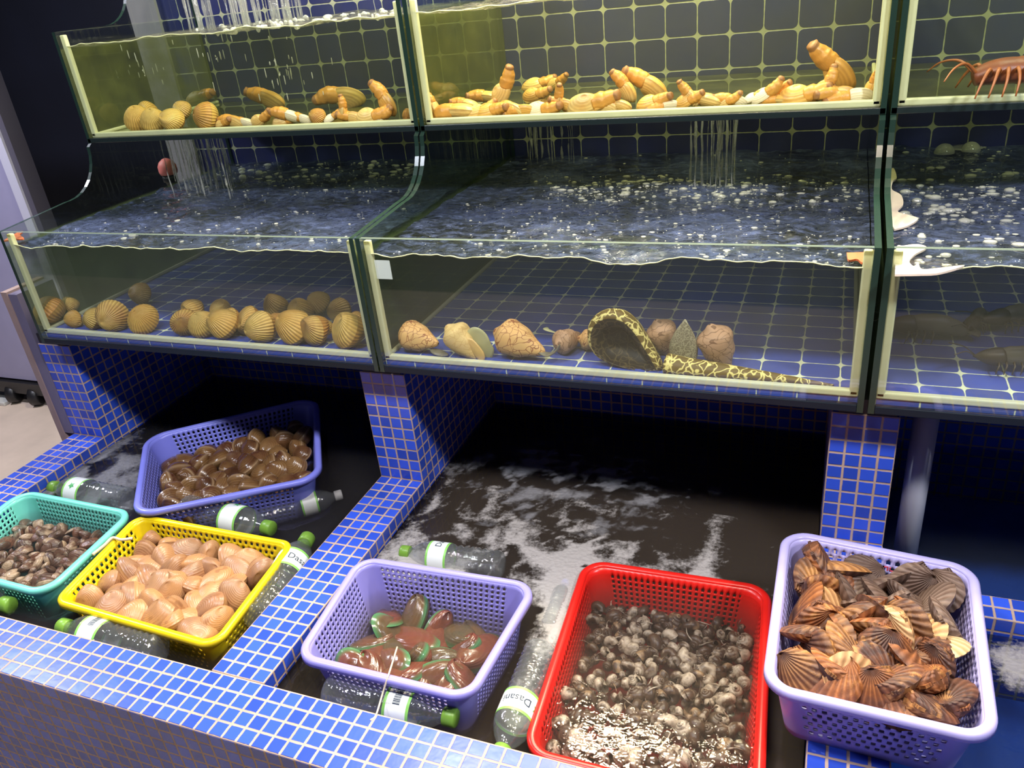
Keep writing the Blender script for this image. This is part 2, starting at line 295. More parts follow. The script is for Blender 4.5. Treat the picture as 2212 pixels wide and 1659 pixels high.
# ------------------------------------------------------------------ object helpers
def tagit(o, label=None, cat=None, group=None, kind=None):
    if label: o['label'] = label
    if cat: o['category'] = cat
    if group: o['group'] = group
    if kind: o['kind'] = kind
    return o
def mesh_from(name, verts, faces, mats, smoothf=True, mi=None, attrs=None, sharp=None):
    me = bpy.data.meshes.new(name)
    v = np.asarray(verts, float)*S
    me.from_pydata(v.tolist(), [], [tuple(int(i) for i in f) for f in faces])
    for m in (mats if isinstance(mats, (list, tuple)) else [mats]): me.materials.append(M[m] if isinstance(m, str) else m)
    if smoothf: me.polygons.foreach_set('use_smooth', [True]*len(me.polygons))
    if mi is not None: me.polygons.foreach_set('material_index', list(mi))
    for k, a in (attrs or {}).items():
        at = me.attributes.new(k, 'FLOAT', 'POINT'); at.data.foreach_set('value', np.asarray(a, dtype=np.float32))
    me.validate(); me.update(); return me
def put(name, me, parent=None, loc=(0, 0, 0), rot=(0, 0, 0)):
    o = bpy.data.objects.new(name, me); COL.objects.link(o)
    o.location = [c*S for c in loc]; o.rotation_euler = rot
    if parent: o.parent = parent
    return o
def empty(name, loc=(0, 0, 0), rot=(0, 0, 0), **k):
    o = bpy.data.objects.new(name, None); COL.objects.link(o); o.location = [c*S for c in loc]; o.rotation_euler = rot
    o.empty_display_size = 0.02; return tagit(o, **k)
def box_geo(lo, hi):
    x0, y0, z0 = lo; x1, y1, z1 = hi
    return [(x0, y0, z0), (x1, y0, z0), (x1, y1, z0), (x0, y1, z0), (x0, y0, z1), (x1, y0, z1), (x1, y1, z1), (x0, y1, z1)], \
           [(0, 3, 2, 1), (4, 5, 6, 7), (0, 1, 5, 4), (1, 2, 6, 5), (2, 3, 7, 6), (3, 0, 4, 7)]
def box(name, lo, hi, mat, parent=None, bevel=0.0, corner=True):
    off = lo if corner else (0, 0, 0)
    v, f = box_geo([a-b for a, b in zip(lo, off)], [a-b for a, b in zip(hi, off)])
    o = put(name, mesh_from(name, v, f, mat, False), parent, off)
    if bevel:
        b = o.modifiers.new('bevel', 'BEVEL'); b.width = bevel*S; b.segments = 2; b.limit_method = 'ANGLE'
    return o
def grid_faces(nu, nv, wrap_u=False):
    f = []
    for j in range(nv-1):
        for i in range(nu if wrap_u else nu-1):
            a = j*nu+i; b = j*nu+(i+1) % nu; f.append((a, b, b+nu, a+nu))
    return f
def tube_geo(path, radii, n=10, cap=True, flat=None):
    """swept tube; flat = list of (side, up) scale"""
    P = [np.array(p, float) for p in path]; V = []; up = np.array([0, 0, 1.])
    for i, p in enumerate(P):
        t = P[min(i+1, len(P)-1)]-P[max(i-1, 0)]; t = t/(np.linalg.norm(t)+1e-9)
        a = np.cross(t, up)
        if np.linalg.norm(a) < 0.1: a = np.cross(t, [0, 1., 0])
        a /= np.linalg.norm(a); b = np.cross(a, t)
        sx, sy = flat[i] if flat else (1, 1)
        for k in range(n):
            th = 2*math.pi*k/n; V.append(p+radii[i]*(math.cos(th)*a*sx+math.sin(th)*b*sy))
    Fc = grid_faces(n, len(P), True)
    if cap:
        Fc.append(tuple(range(n-1, -1, -1))); m = (len(P)-1)*n; Fc.append(tuple(m+i for i in range(n)))
    return V, Fc
def lathe_geo(prof, n=20):
    V = []
    for x, r in prof:
        for k in range(n):
            th = 2*math.pi*k/n; V.append((x, r*math.cos(th), r*math.sin(th)))
    return V, grid_faces(n, len(prof), True)
def join_geo(parts):
    V, Fc, mi = [], [], []
    for k, (v, f, *m) in enumerate(parts):
        b = len(V); V += list(v); Fc += [tuple(i+b for i in q) for q in f]; mi += [m[0] if m else 0]*len(f)
    return V, Fc, mi
def resample(pts, n):
    P = np.array(pts, float); d = np.r_[0, np.cumsum(np.linalg.norm(np.diff(P, axis=0), axis=1))]
    t = np.linspace(0, d[-1], n); return np.stack([np.interp(t, d, P[:, k]) for k in range(P.shape[1])], 1)
def smooth_path(pts, n=24):
    P = [np.array(p, float) for p in pts]; P = [2*P[0]-P[1]]+P+[2*P[-1]-P[-2]]; out = []
    seg = len(P)-3
    for i in range(n):
        t = i/(n-1)*seg; k = min(int(t), seg-1); u = t-k; a, b, c, d = P[k:k+4]
        out.append(0.5*((2*b)+(c-a)*u+(2*a-5*b+4*c-d)*u*u+(3*b-a-3*c+d)*u**3))
    return out
ORD = 'zeroth first second third fourth fifth sixth seventh eighth ninth tenth eleventh twelfth thirteenth fourteenth fifteenth sixteenth seventeenth eighteenth nineteenth twentieth'.split()

# ------------------------------------------------------------------ the room around the stall
FZ = -24.
def struct(o): o['kind'] = 'structure'; return o
struct(box('floor', (-240, -80, FZ-2), (120, 160, FZ), 'concrete'))
struct(box('wall_left', (-160, 100, FZ), (-36, 104, 90), 'dark_wall'))
WB = 51.3
xc0, xc1 = at_y(284, 30, WB)[0], at_y(345, 30, WB)[0]
wq = at_y(1711, 283, WB)   # a grout crossing of the back wall
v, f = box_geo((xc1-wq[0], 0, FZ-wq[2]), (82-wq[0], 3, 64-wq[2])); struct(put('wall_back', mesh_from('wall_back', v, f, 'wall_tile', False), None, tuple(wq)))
struct(box('trim_column', (xc0, WB-0.4, FZ), (xc1, WB+3, 64), plain('grey_plaster', (0.24, 0.22, 0.25), 0.6, nscale=0.5, namp=0.12)))
# tall metal screen standing left of the tanks
cab = empty('metal_screen', (-92, 60, FZ), label='tall lavender grey metal screen on black casters left of the tanks', cat='screen')
cx0, cx1 = -118, at_y(75, 480, 60)[0]
box('screen_panel', (cx0+92, 0.1, 5), (cx1+92, 2.4, 64), 'lavender', cab)
box('side_trim', (cx1+92-1.8, -0.3, 5), (cx1+92, 0.1, 64), 'lavender_pale', cab)
box('side_post', (cx1+92, 0.1, 5), (cx1+92+1.2, 2.6, 64), 'grey_metal', cab)
box('base_rail', (cx0+92, -0.6, 2.4), (cx1+92+3, 1.2, 4.6), 'black', cab)
for px_ in (20, 66):
    q = at_y(px_, 832, 60.)
    v, f = lathe_geo([(-0.9, 0.3), (-0.9, 1.5), (-0.7, 1.8), (0.7, 1.8), (0.9, 1.5), (0.9, 0.3)], 18)
    put('caster', mesh_from('caster', v, f, 'black'), cab, (q[0]+92, 0.3, 1.82), (0, 0, 0.4))
q = at_z(20, 845, FZ)
tr = box('floor_tray', (q[0]-9, q[1]-5, FZ), (q[0]+5, q[1]+6, FZ+0.7), 'white_metal', bevel=0.15)
tagit(tr, 'flat off-white tray on the concrete floor before the metal screen', 'tray')
# board fixed to the end of the left pillar
bd = empty('end_board', (-37.4, 22, 0), label='grey board with brown edge upright at the left end of the tiled basin', cat='board')
box('board_edge', (0, -0.2, -23.9), (0.75, 4, 15.2), 'wood', bd)
box('board_face', (0.75, -0.1, 0.05), (1.88, 4, 15.0), 'board', bd)

# ------------------------------------------------------------------ tiled basin
bas = empty('tiled_basin', (0, 0, 0), label='blue mosaic tiled basin with pale grout running under all the glass tanks', cat='basin')
DEEP = -12.
box('front_wall', (-64, -4.05, FZ), (64, 0, 0), 'tile', bas, bevel=0.1)
box('side_wall', (-35.5, 0, FZ), (-31.5, 22, 0), 'tile', bas, bevel=0.06)
box('divider_wall', (0, 0, DEEP), (4, 22, 0), 'tile', bas, bevel=0.06)
box('divider_wall', (35, 0, DEEP), (39, 22, 0), 'tile', bas, bevel=0.06)
box('partition_wall', (39, 16.5, DEEP), (64, 18.5, 0), 'tile', bas, bevel=0.06)
for x in (-35.5, 0, 35): box('pillar', (x, 22, DEEP), (x+4, 38, 10), 'tile', bas, bevel=0.06)
box('back_wall', (-35, 38, DEEP), (64, 40, 10.9), 'tile', bas)
for y0_, y1_ in ((0.05, 16.4), (18.6, 37.9)): box('lit_floor', (39.05, y0_, DEEP), (63.9, y1_, -6.2), 'lit_blue', bas)  # raised bright blue floor added so the right basin looks lit
box('basin_floor', (-35, 0, DEEP-1), (64, 38, DEEP), 'tile', bas)
for x in (-35.3, 0.25, 35.4): box('support_pad', (x, 22.1, 10), (x+3.4, 37.5, 11.02), 'black', bas)

# ------------------------------------------------------------------ glass tanks
def arc_pts(c, r, a0, a1, n=8): return [(c[0]+r*math.cos(math.radians(a0+(a1-a0)*i/n)), c[1]+r*math.sin(math.radians(a0+(a1-a0)*i/n))) for i in range(n+1)]
LOW = dict(y0=20.32, z0=11.05, zf=21.5, side=[(20.32, 11.05), (20.32, 21.5), (27.6, 22.05)] + arc_pts((28.0, 26.1), 4.05, -88, 0)+[(32.4, 26.35), (51.2, 26.35), (51.2, 11.05)])
UPP = dict(y0=32.4, z0=26.4, zf=36.1, side=[(32.4, 26.4), (32.4, 36.1), (38.4, 36.1)] + arc_pts((38.6, 39.9), 3.8, -90, 0)+[(42.4, 48), (51.2, 48), (51.2, 26.4)])
def side_panel(prof, x0, x1, parent, gl):
    n = len(prof); v = [(0, y, z) for y, z in prof]+[(x1-x0, y, z) for y, z in prof]
    f = [tuple(range(n)), tuple(range(2*n-1, n-1, -1))]+[(i, n+i, n+(i+1) % n, (i+1) % n) for i in range(n)]
    o = put('side_panel', mesh_from('side_panel', v, f, [gl, 'glass_edge'], False, [0, 0]+[1]*n), parent, (x0, 0, 0)); return o
BAYS = [(-32.4, 2.95), (3.1, 36.72), (36.98, 74)]
def tank(spec, bay, label, upper):
    x0, x1 = bay; t = 0.36; y0, z0, zf = spec['y0'], spec['z0'], spec['zf']
    e = empty('glass_tank', (0, 0, 0), label=label, cat='tank')
    gl = 'side_glass_up' if upper else 'side_glass_low'; side_panel(spec['side'], x0, x0+t, e, gl); side_panel(spec['side'], x1-t, x1, e, gl)
    a, b = x0+t+0.01, x1-t-0.01
    zb = z0+0.55
    v, f = box_geo((0, 0, 0), (b-a, 0.34, zf-zb))
    put('front_panel', mesh_from('front_panel', v, f, ['glass', 'glass_lip'], False, [0, 1, 0, 0, 0, 0]), e, (a, y0, zb))
    if upper:
        box('tank_floor', (a, y0+0.4, z0), (b, 51.2, z0+0.5), 'slime_floor', e)
        box('shelf_edge', (x0, y0, z0-0.02), (x1, y0+0.38, z0+0.42), 'dark_edge', e, bevel=0.05)
        zs = z0+0.5
    else:
        box('tile_bed', (a, y0+0.45, z0+0.02), (b, 51.2, z0+0.95), 'tank_floor', e)
        box('bottom_lip', (a, y0, z0), (b, y0+0.42, z0+0.5), 'base_glass', e, bevel=0.05)
        zs = z0+0.95
    # sealant beads along the inside corners
    def bead(lo, hi): box('silicone_seam', lo, hi, 'silicone', e, bevel=0.09)
    bead((a, y0+0.36, zs-0.1), (b, y0+0.82, zs+0.34))
    bead((a, y0+0.36, zs), (a+0.5, y0+0.8, zf-0.3)); bead((b-0.5, y0+0.36, zs), (b, y0+0.8, zf-0.3))
    bead((a, y0+0.8, zs), (a+0.3, 51, zs+0.3)); bead((b-0.3, y0+0.8, zs), (b, 51, zs+0.3))
    return a, b, zs
tl = ['left lower glass tank holding ribbed cockles on a blue tile bed', 'middle lower glass tank with large sea snails and a netted foot', 'right lower glass tank with dim grey prawns over blue tiles']
tu = ['left upper glass tank with round cockles under falling water', 'middle upper glass tank with a row of orange otter clams', 'right upper glass tank with a rust brown lobster at its back']
geoL = [tank(LOW, b, l, False) for b, l in zip(BAYS, tl)]
geoU = [tank(UPP, b, l, True) for b, l in zip(BAYS, tu)]
box('tank_sticker', at_y(806, 562, 20.9)+np.array([0, 0, -1.4]), at_y(806, 562, 20.9)+np.array([1.3, 0.04, 0]), 'label')
tagit(bpy.data.objects['tank_sticker'], 'small blank white sticker inside the upper left corner of the middle lower tank', 'sticker')

def wave(x, y, s, amp):
    return amp*(mnoise.noise((x*0.22+s, y*0.22, s))*1.0+0.6*mnoise.noise((x*0.55, y*0.55+s, 3.1))+0.35*mnoise.noise((x*1.3, y*1.3, s+7)))
def water_body(name, lo, hi, mat, amp, seed, step, label, fall=None):
    x0, y0, z0 = lo; x1, y1, z1 = hi; nu = max(2, int((x1-x0)/step)+1); nv = max(2, int((y1-y0)/step)+1)
    V = []
    for j in range(nv):
        for i in range(nu):
            x = x0+(x1-x0)*i/(nu-1); y = y0+(y1-y0)*j/(nv-1)
            z = z1+(wave(x, y, seed, amp) if amp else 0)
            if amp and j < 2: z += 0.12*(1-j*0.6)
            V.append((x, y, z))
    Fc = grid_faces(nu, nv); b = len(V)
    ring = [i for i in range(nu)]+[j*nu+nu-1 for j in range(1, nv)]+[(nv-1)*nu+i for i in range(nu-2, -1, -1)]+[j*nu for j in range(nv-2, 0, -1)]
    for i in ring: V.append((V[i][0], V[i][1], z0))
    n = len(ring); b2 = len(V)
    for i in ring: V.append(V[i])      # own top edge, so the surface normals stay upright
    for k in range(n): Fc.append((b2+k, b+k, b+(k+1) % n, b2+(k+1) % n))
    Fc.append(tuple(b+k for k in range(n-1, -1, -1)))
    nt = len(grid_faces(nu, nv))
    me = mesh_from(name, V, Fc, [mat, SIDE[mat]], True, [0]*nt+[1]*(len(Fc)-nt))
    sm = [True]*nt+[False]*(len(Fc)-nt); me.polygons.foreach_set('use_smooth', sm)
    o = put(name, me); tagit(o, label, 'water', kind='stuff')
    return lambda x, y: z1+(wave(x, y, seed, amp) if amp else 0)
# the same water seen through its side: no surface ripple there
SIDE = {}
for k in ('tank_water', 'blue_water', 'dark_water', 'murky_water', 'clear_water'):
    src = M[k]; m2 = src.copy(); m2.name = src.name+'_side'; nt = m2.node_tree
    out = [n for n in nt.nodes if n.type == 'OUTPUT_MATERIAL'][0]; t = nt.nodes.new('ShaderNodeBsdfTransparent'); nt.links.new(t.outputs[0], out.inputs['Surface']); SIDE[k] = m2
ZL, ZU, ZW = 20.15, 34.75, -1.2
LOWW, UPW = [], []
nm = ('left', 'middle', 'right')
for k in range(3):
    a, b, zs = geoL[k]
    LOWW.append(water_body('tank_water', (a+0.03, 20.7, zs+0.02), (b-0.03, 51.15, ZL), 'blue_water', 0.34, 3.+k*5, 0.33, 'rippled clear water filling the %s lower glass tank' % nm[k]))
for k in range(3):
    a, b, zs = geoU[k]
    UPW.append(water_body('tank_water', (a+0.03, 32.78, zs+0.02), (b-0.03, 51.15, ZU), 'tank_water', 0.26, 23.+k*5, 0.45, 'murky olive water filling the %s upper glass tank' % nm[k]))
water_body('basin_water', (-31.45, 0.05, DEEP+0.05), (-0.05, 37.9, ZW), 'dark_water', 0, 1, 40, 'dark still water in the left tiled basin')
water_body('basin_water', (4.05, 0.05, DEEP+0.05), (34.95, 37.9, ZW), 'murky_water', 0, 1, 40, 'dark foamy water in the middle tiled basin')
water_body('basin_water', (39.05, 0.05, -6.15), (63.5, 16.4, ZW), 'clear_water', 0, 1, 40, 'clear blue water in the right basin before its partition wall')
water_body('basin_water', (39.05, 18.6, -6.15), (63.5, 37.9, ZW), 'clear_water', 0, 1, 40, 'clear blue water in the right basin behind its partition wall')

# pale tubes painting in the light refracted where each surface meets its front glass
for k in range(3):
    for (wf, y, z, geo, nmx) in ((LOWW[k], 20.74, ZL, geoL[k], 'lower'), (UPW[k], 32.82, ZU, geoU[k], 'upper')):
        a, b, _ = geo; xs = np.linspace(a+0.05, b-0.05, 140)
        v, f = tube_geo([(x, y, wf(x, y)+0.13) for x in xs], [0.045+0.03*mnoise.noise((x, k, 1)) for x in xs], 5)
        tagit(put('waterline_glint', mesh_from('waterline_glint', v, f, 'silicone')), 'thin pale wavy glint strip along the front water edge of the %s %s tank' % (nm[k], nmx), 'water', kind='stuff')

# ------------------------------------------------------------------ foam, bubbles, falling water
def blobs(name, items, mat, label, cat='bubbles', seg=8):
    """items: (centre, rx, ry, rz)"""
    base = []; ns = 5
    for j in range(ns):
        ph = math.pi*(j+0.5)/ns-math.pi/2
        for i in range(seg): th = 2*math.pi*i/seg; base.append((math.cos(ph)*math.cos(th), math.cos(ph)*math.sin(th), math.sin(ph)))
    bf = grid_faces(seg, ns, True)+[tuple(range(seg-1, -1, -1)), tuple((ns-1)*seg+i for i in range(seg))]
    V, Fc = [], []
    for c, rx, ry, rz in items:
        o = len(V); V += [(c[0]+p[0]*rx, c[1]+p[1]*ry, c[2]+p[2]*rz) for p in base]; Fc += [tuple(i+o for i in f) for f in bf]
    return tagit(put(name, mesh_from(name, V, Fc, mat)), label, cat, kind='stuff')
def surf_bubbles(k, bands, label):
    it = []; a, b, _ = geoL[k]
    for (x0, y0, x1, y1, n, smin, smax) in bands:
        for _ in range(n):
            p = at_z(random.uniform(x0, x1), random.uniform(y0, y1), ZL)
            if not (a+0.3 < p[0] < b-0.3 and 21 < p[1] < 50.5): continue
            s = smin+(smax-smin)*random.random()**3
            it.append(((p[0], p[1], LOWW[k](p[0], p[1])+0.03), s*random.uniform(.9, 1.6), s*random.uniform(.6, 1.2), s*random.uniform(.2, .6)))
    blobs('bubbles', it, 'bubble', label)
surf_bubbles(0, [(390, 318, 900, 385, 300, .05, .42), (420, 330, 900, 420, 120, .05, .25), (300, 385, 890, 470, 120, .04, .18), (60, 480, 760, 545, 90, .05, .28)], 'small pale bubbles scattered on the left lower water surface')
surf_bubbles(1, [(1150, 380, 1880, 440, 330, .04, .26), (1180, 395, 1650, 425, 160, .05, .3), (960, 300, 1880, 370, 70, .04, .2), (1000, 440, 1890, 520, 260, .03, .15), (1000, 520, 1850, 575, 80, .05, .2)], 'small pale bubbles scattered on the middle lower water surface')
surf_bubbles(2, [(1930, 280, 2212, 380, 40, .05, .25), (1930, 370, 2212, 480, 170, .04, .34), (1940, 450, 2212, 600, 80, .05, .3)], 'small pale bubbles scattered on the right lower water surface')
for (px_, py_, rr, lb) in ((2103, 284, .75, 'large clear bubble on the right lower water near the back tiles'), (2040, 328, .8, 'large clear bubble floating on the right lower water')):
    p = at_z(px_, py_, ZL); p = p if p[1] < 49.5 else at_y(px_, py_, 49.5); v = []
    prof = [(math.sin(t)*rr, math.cos(t)*rr) for t in np.linspace(0.05, math.pi/2, 8)]
    v, f = lathe_geo([(h, r) for h, r in prof], 20); v = [(b_, c_, a_) for a_, b_, c_ in v]
    tagit(put('large_bubble', mesh_from('large_bubble', v, f, 'bubble'), None, (p[0], p[1], LOWW[2](p[0], p[1])-0.02)), lb, 'bubble')
p = at_z(2085, 322, ZL); v, f = lathe_geo([(0, 1.1), (0.08, 1.05), (0.1, 0.7), (0.1, 0.01)], 20)
tagit(put('scum_disc', mesh_from('scum_disc', [(b_*1.2, c_*0.9, a_) for a_, b_, c_ in v], f, 'bubble'), None, (p[0], p[1], ZL+0.1)), 'flat pale scum disc floating beside a bubble on the right lower water', 'scum')
def patch(name, pts, z, mat, label, cat, zf=None):
    P = smooth_path([at_z(a_, b_, z) for a_, b_ in pts+pts[:1]], 5*len(pts))[:-1]; n = len(P); V = [(p[0], p[1], z+0.3) for p in P]+[(p[0], p[1], z+0.18) for p in P]
    tagit(put(name, mesh_from(name, V, [tuple(range(n)), tuple(range(2*n-1, n-1, -1))]+[(i, n+i, n+(i+1) % n, (i+1) % n) for i in range(n)], mat, False)), label, cat, kind='stuff')
patch('scum_patch', [(1932, 604), (1985, 603), (2030, 600), (2082, 584), (2025, 590), (1990, 592), (1982, 580), (1972, 586), (1963, 575), (1975, 560), (2000, 545), (1980, 538), (1950, 541), (1935, 545)], ZL, 'scum', 'pale pinkish scum gathered in the front left corner of the right lower tank', 'scum')
patch('scum_patch', [(1931, 505), (1960, 497), (1982, 482), (1962, 474), (1938, 466), (1950, 450), (1945, 430), (1926, 418), (1928, 400), (1936, 392), (1930, 372), (1923, 380), (1922, 440), (1925, 490)], ZL, 'scum', 'pale scum strip along the glass wall on the right lower water', 'scum')
patch('scum_patch', [(1828, 556), (1872, 556), (1872, 566), (1862, 578), (1850, 570), (1832, 572)], ZL, 'rust', 'orange crust at the front right corner of the middle lower tank', 'scum')
patch('scum_patch', [(10, 527), (20, 520), (38, 510), (52, 506), (46, 514), (54, 522), (30, 524)], ZL, 'rust', 'brown crusty scrap at the front left corner of the left lower tank', 'scum')

def falls(name, label, streaks, mat='splash'):
    parts = []
    for (x, y, z0, z1, r) in streaks:
        n = 14; pth = []; rad = []
        for i in range(n):
            t = i/(n-1); z = z0+(z1-z0)*t
            pth.append((x+0.12*mnoise.noise((x*3, z*0.6, 1)), y-0.25*t+0.12*mnoise.noise((y*3, z*0.6, 5)), z)); rad.append(max(0.015, r*(0.75+0.8*mnoise.noise((x*7, y, z*0.9)))))
        parts.append(tube_geo(pth, rad, 6, True, [(1.5, .5)]*n))
    V, Fc, _ = join_geo(parts); tagit(put(name, mesh_from(name, V, Fc, mat)), label, 'water', kind='stuff')
st = []
for _ in range(46):
    px_ = random.choice([random.uniform(395, 460), random.uniform(490, 650), random.uniform(490, 860)]); y = random.uniform(40.5, 43); q = at_y(px_, 5, y); st.append((q[0], y, 47, ZU, random.uniform(.03, .2)))
falls('falling_water', 'streams of water falling into the left upper tank', st)
st = []
for _ in range(34):
    px_ = random.uniform(375, 510); q = at_z(px_, random.uniform(385, 430), ZL); st.append((q[0], q[1], 26.3, ZL, random.uniform(.03, .1)))
falls('falling_water', 'thin water curtain falling into the left lower tank beside the pink float', st)
st = []
for _ in range(16):
    q = at_z(random.choice([random.uniform(1135, 1180), random.uniform(1165, 1260)]), random.uniform(338, 352), ZL); st.append((q[0], q[1], 26.3, ZL, random.uniform(.02, .1)))
falls('falling_water', 'thin water streams falling into the middle lower tank, left cluster', st)
st = []
for _ in range(26):
    q = at_z(random.uniform(1490, 1600), random.uniform(375, 410), ZL); st.append((q[0], q[1], 26.3, ZL, random.uniform(.02, .09)))
falls('falling_water', 'thin water streams falling into the middle lower tank, right cluster', st)
it = []
for _ in range(60):
    c = random.choice([(300, 130), (450, 120), (600, 130), (640, 160)]); q = at_y(c[0]+random.gauss(0, 30), c[1]+random.gauss(0, 35), random.uniform(34, 41))
    if q[2] < 34.3 and q[2] > 28: it.append((q, random.uniform(.02, .08), .05, random.uniform(.06, .45)))
blobs('bubbles', it, 'bubble', 'rising air bubble streaks inside the left upper tank')
it = [((q[0], q[1], UPW[0](q[0], q[1])+0.05), random.uniform(.08, .6), random.uniform(.08, .4), random.uniform(.05, .32)) for q in (at_z(random.uniform(220, 860), random.uniform(20, 70), ZU) for _ in range(420)) if 33 < q[1] < 46 and -31.8 < q[0] < 2.3]
blobs('splash_foam', it, 'bubble', 'churned white froth on the left upper water surface', 'foam')
# pink float seen through the left lower tank
p = at_y(362, 364, 44); v, f = lathe_geo([(1.15, .02), (1.05, .35), (.75, .75), (.3, .98), (-.3, 1.0), (-.6, .9), (-.7, .5), (-.7, .02)], 18)
fl = empty('pink_float', tuple(p), label='round pink float behind the falling water at the left lower tank', cat='float')
put('float_bulb', mesh_from('float_bulb', [(b_, c_, a_) for a_, b_, c_ in v], f, 'pink'), fl)
v, f = lathe_geo([(-.7, .02), (-.7, .8), (-1.4, .8), (-1.5, .6), (-3.0, .25), (-3.0, .02)], 14)
put('float_stem', mesh_from('float_stem', [(b_, c_, a_) for a_, b_, c_ in v], f, 'black'), fl)
# grey pipe behind the right pillar
v, f = tube_geo([(40.75, 24.6, -6.1), (40.75, 24.6, 10.9)], [0.78, 0.78], 20)
pp = put('drain_pipe', mesh_from('drain_pipe', v, f, 'pipe')); tagit(pp, 'grey upright plastic pipe in the right basin beside the tiled pillar', 'pipe')

# ------------------------------------------------------------------ baskets
def rounded_quad(C, rc, na=9):
    """outline through 4 corners (anticlockwise), radius rc: points plus flag True on an arc"""
    out = []; n = 4; C = [np.array(c[:2], float) for c in C]
    for i in range(n):
        a, b, c = C[i-1], C[i], C[(i+1) % n]; u = (a-b)/np.linalg.norm(a-b); w = (c-b)/np.linalg.norm(c-b)
        half = math.acos(np.clip(u@w, -1, 1))/2; d = rc/math.tan(half); cen = b+(u+w)/np.linalg.norm(u+w)*rc/math.sin(half)
        p0, p1 = b+u*d, b+w*d; a0 = math.atan2(*(p0-cen)[::-1]); a1 = math.atan2(*(p1-cen)[::-1]); da = (a1-a0+math.pi) % (2*math.pi)-math.pi
        for k in range(na+1): t = a0+da*k/na; out.append((cen[0]+rc*math.cos(t), cen[1]+rc*math.sin(t), 1.))
        q0 = p1; d2 = b  # straight part to the next corner
        nb, nc = C[(i+1) % n], C[(i+2) % n]; uu = (b-nb)/np.linalg.norm(b-nb); ww = (nc-nb)/np.linalg.norm(nc-nb)
        h2 = math.acos(np.clip(uu@ww, -1, 1))/2; q1 = nb+uu*rc/math.tan(h2)
        for k in range(1, 30): out.append((*(q0+(q1-q0)*k/30), 0.))
    return np.array(out)
def offset_closed(P, d):
    t = np.roll(P, -1, 0)-np.roll(P, 1, 0); t /= np.linalg.norm(t, axis=1)[:, None]; return P+np.stack([t[:, 1], -t[:, 0]], 1)*d
def basket(name, corners, z, height, mat, label, rc=1.7, taper=0.86, pitch=0.46, rows=9, r0=0.3, stagger=False, dz=(0, 0, 0, 0), bulge=0.0, group=None):
    C = np.array([c[:2] for c in corners], float)     # back-left, front-left, front-right, back-right -> anticlockwise seen from above
    cen = C.mean(0); e = empty(name, (cen[0], cen[1], z-height), label=label, cat='basket', group=group)
    C = C-cen
    rim_out = rounded_quad(C, rc)
    top = offset_closed(rim_out[:, :2], -0.52)
    if bulge:
        pass
    d = np.r_[0, np.cumsum(np.linalg.norm(np.diff(np.vstack([top, top[:1]]), axis=0), axis=1))]
    nh = int(d[-1]/pitch); ns = nh*4; s = np.linspace(0, d[-1], ns, endpoint=False); Tc = np.vstack([top, top[:1]])
    tx = np.interp(s, d, Tc[:, 0]); ty = np.interp(s, d, Tc[:, 1]); ar = np.interp(s, d, np.r_[rim_out[:, 2], rim_out[:1, 2]]) > 0.5
    # planes tilt with dz of the four corners
    A = np.c_[C, np.ones(4)]; co, *_ = np.linalg.lstsq(A, np.array(dz, float), rcond=None)
    tilt = lambda x, y: co[0]*x+co[1]*y+co[2]
    rh = (height-r0-0.5)/rows; levels = [0., r0]
    for k in range(rows): levels += [r0+k*rh+rh*0.58, r0+(k+1)*rh]
    levels += [height]
    V = []
    for lv in levels:
        f = 1-(1-taper)*(lv/height); zz = height-lv
        for x, y in zip(tx, ty): V.append((x*f, y*f, zz+tilt(x, y)))
    Fc = []
    for j in range(len(levels)-1):
        hole_row = j >= 1 and j % 2 == 1 and j < len(levels)-2
        sh = 2 if (stagger and (j//2) % 2) else 0
        for i in range(ns):
            i2 = (i+1) % ns
            if hole_row and ((i+sh) % 4) in (0, 1) and not ar[i] and not ar[i2]: continue
            a, b = j*ns+i, j*ns+i2; Fc.append((a, a+ns, b+ns, b))
    o = put('wall', mesh_from('basket_wall', V, Fc, mat), e)
    sd = o.modifiers.new('thick', 'SOLIDIFY'); sd.thickness = 0.09*S; sd.offset = 0
    m = len(levels)-1; bt = [V[m*ns+i] for i in range(0, ns, 4)]
    # slatted base
    n = len(bt); Vb = [(x, y, zz+0.02) for x, y, zz in bt]+[(x*0.97, y*0.97, zz+0.14) for x, y, zz in bt]
    put('base', mesh_from('basket_base', Vb, [tuple(range(n-1, -1, -1)), tuple(range(n, 2*n))]+[(i, (i+1) % n, n+(i+1) % n, n+i) for i in range(n)], mat, False), e)
    prof = [(-0.56, -0.12), (-0.56, 0.02), (-0.47, 0.13), (-0.3, 0.17), (-0.12, 0.14), (0.0, 0.03), (0.02, -0.28), (-0.06, -0.3), (-0.1, -0.04), (-0.4, -0.02), (-0.46, -0.12)]
    V = []; Rp = rim_out[:, :2]
    for (off, zz) in prof:
        for x, y in offset_closed(Rp, off): V.append((x, y, height+zz+tilt(x, y)))
    nn = len(Rp); Fc = []
    for k in range(len(prof)):
        k2 = (k+1) % len(prof)
        for i in range(nn): i2 = (i+1) % nn; Fc.append((k*nn+i, k2*nn+i, k2*nn+i2, k*nn+i2))
    put('rim', mesh_from('basket_rim', V, Fc, mat), e)
    return dict(e=e, C=C+cen, cen=cen, z=z, height=height, taper=taper)
def quad(px4, z): return [at_z(a, b, z) for a, b in px4]
BK = {}
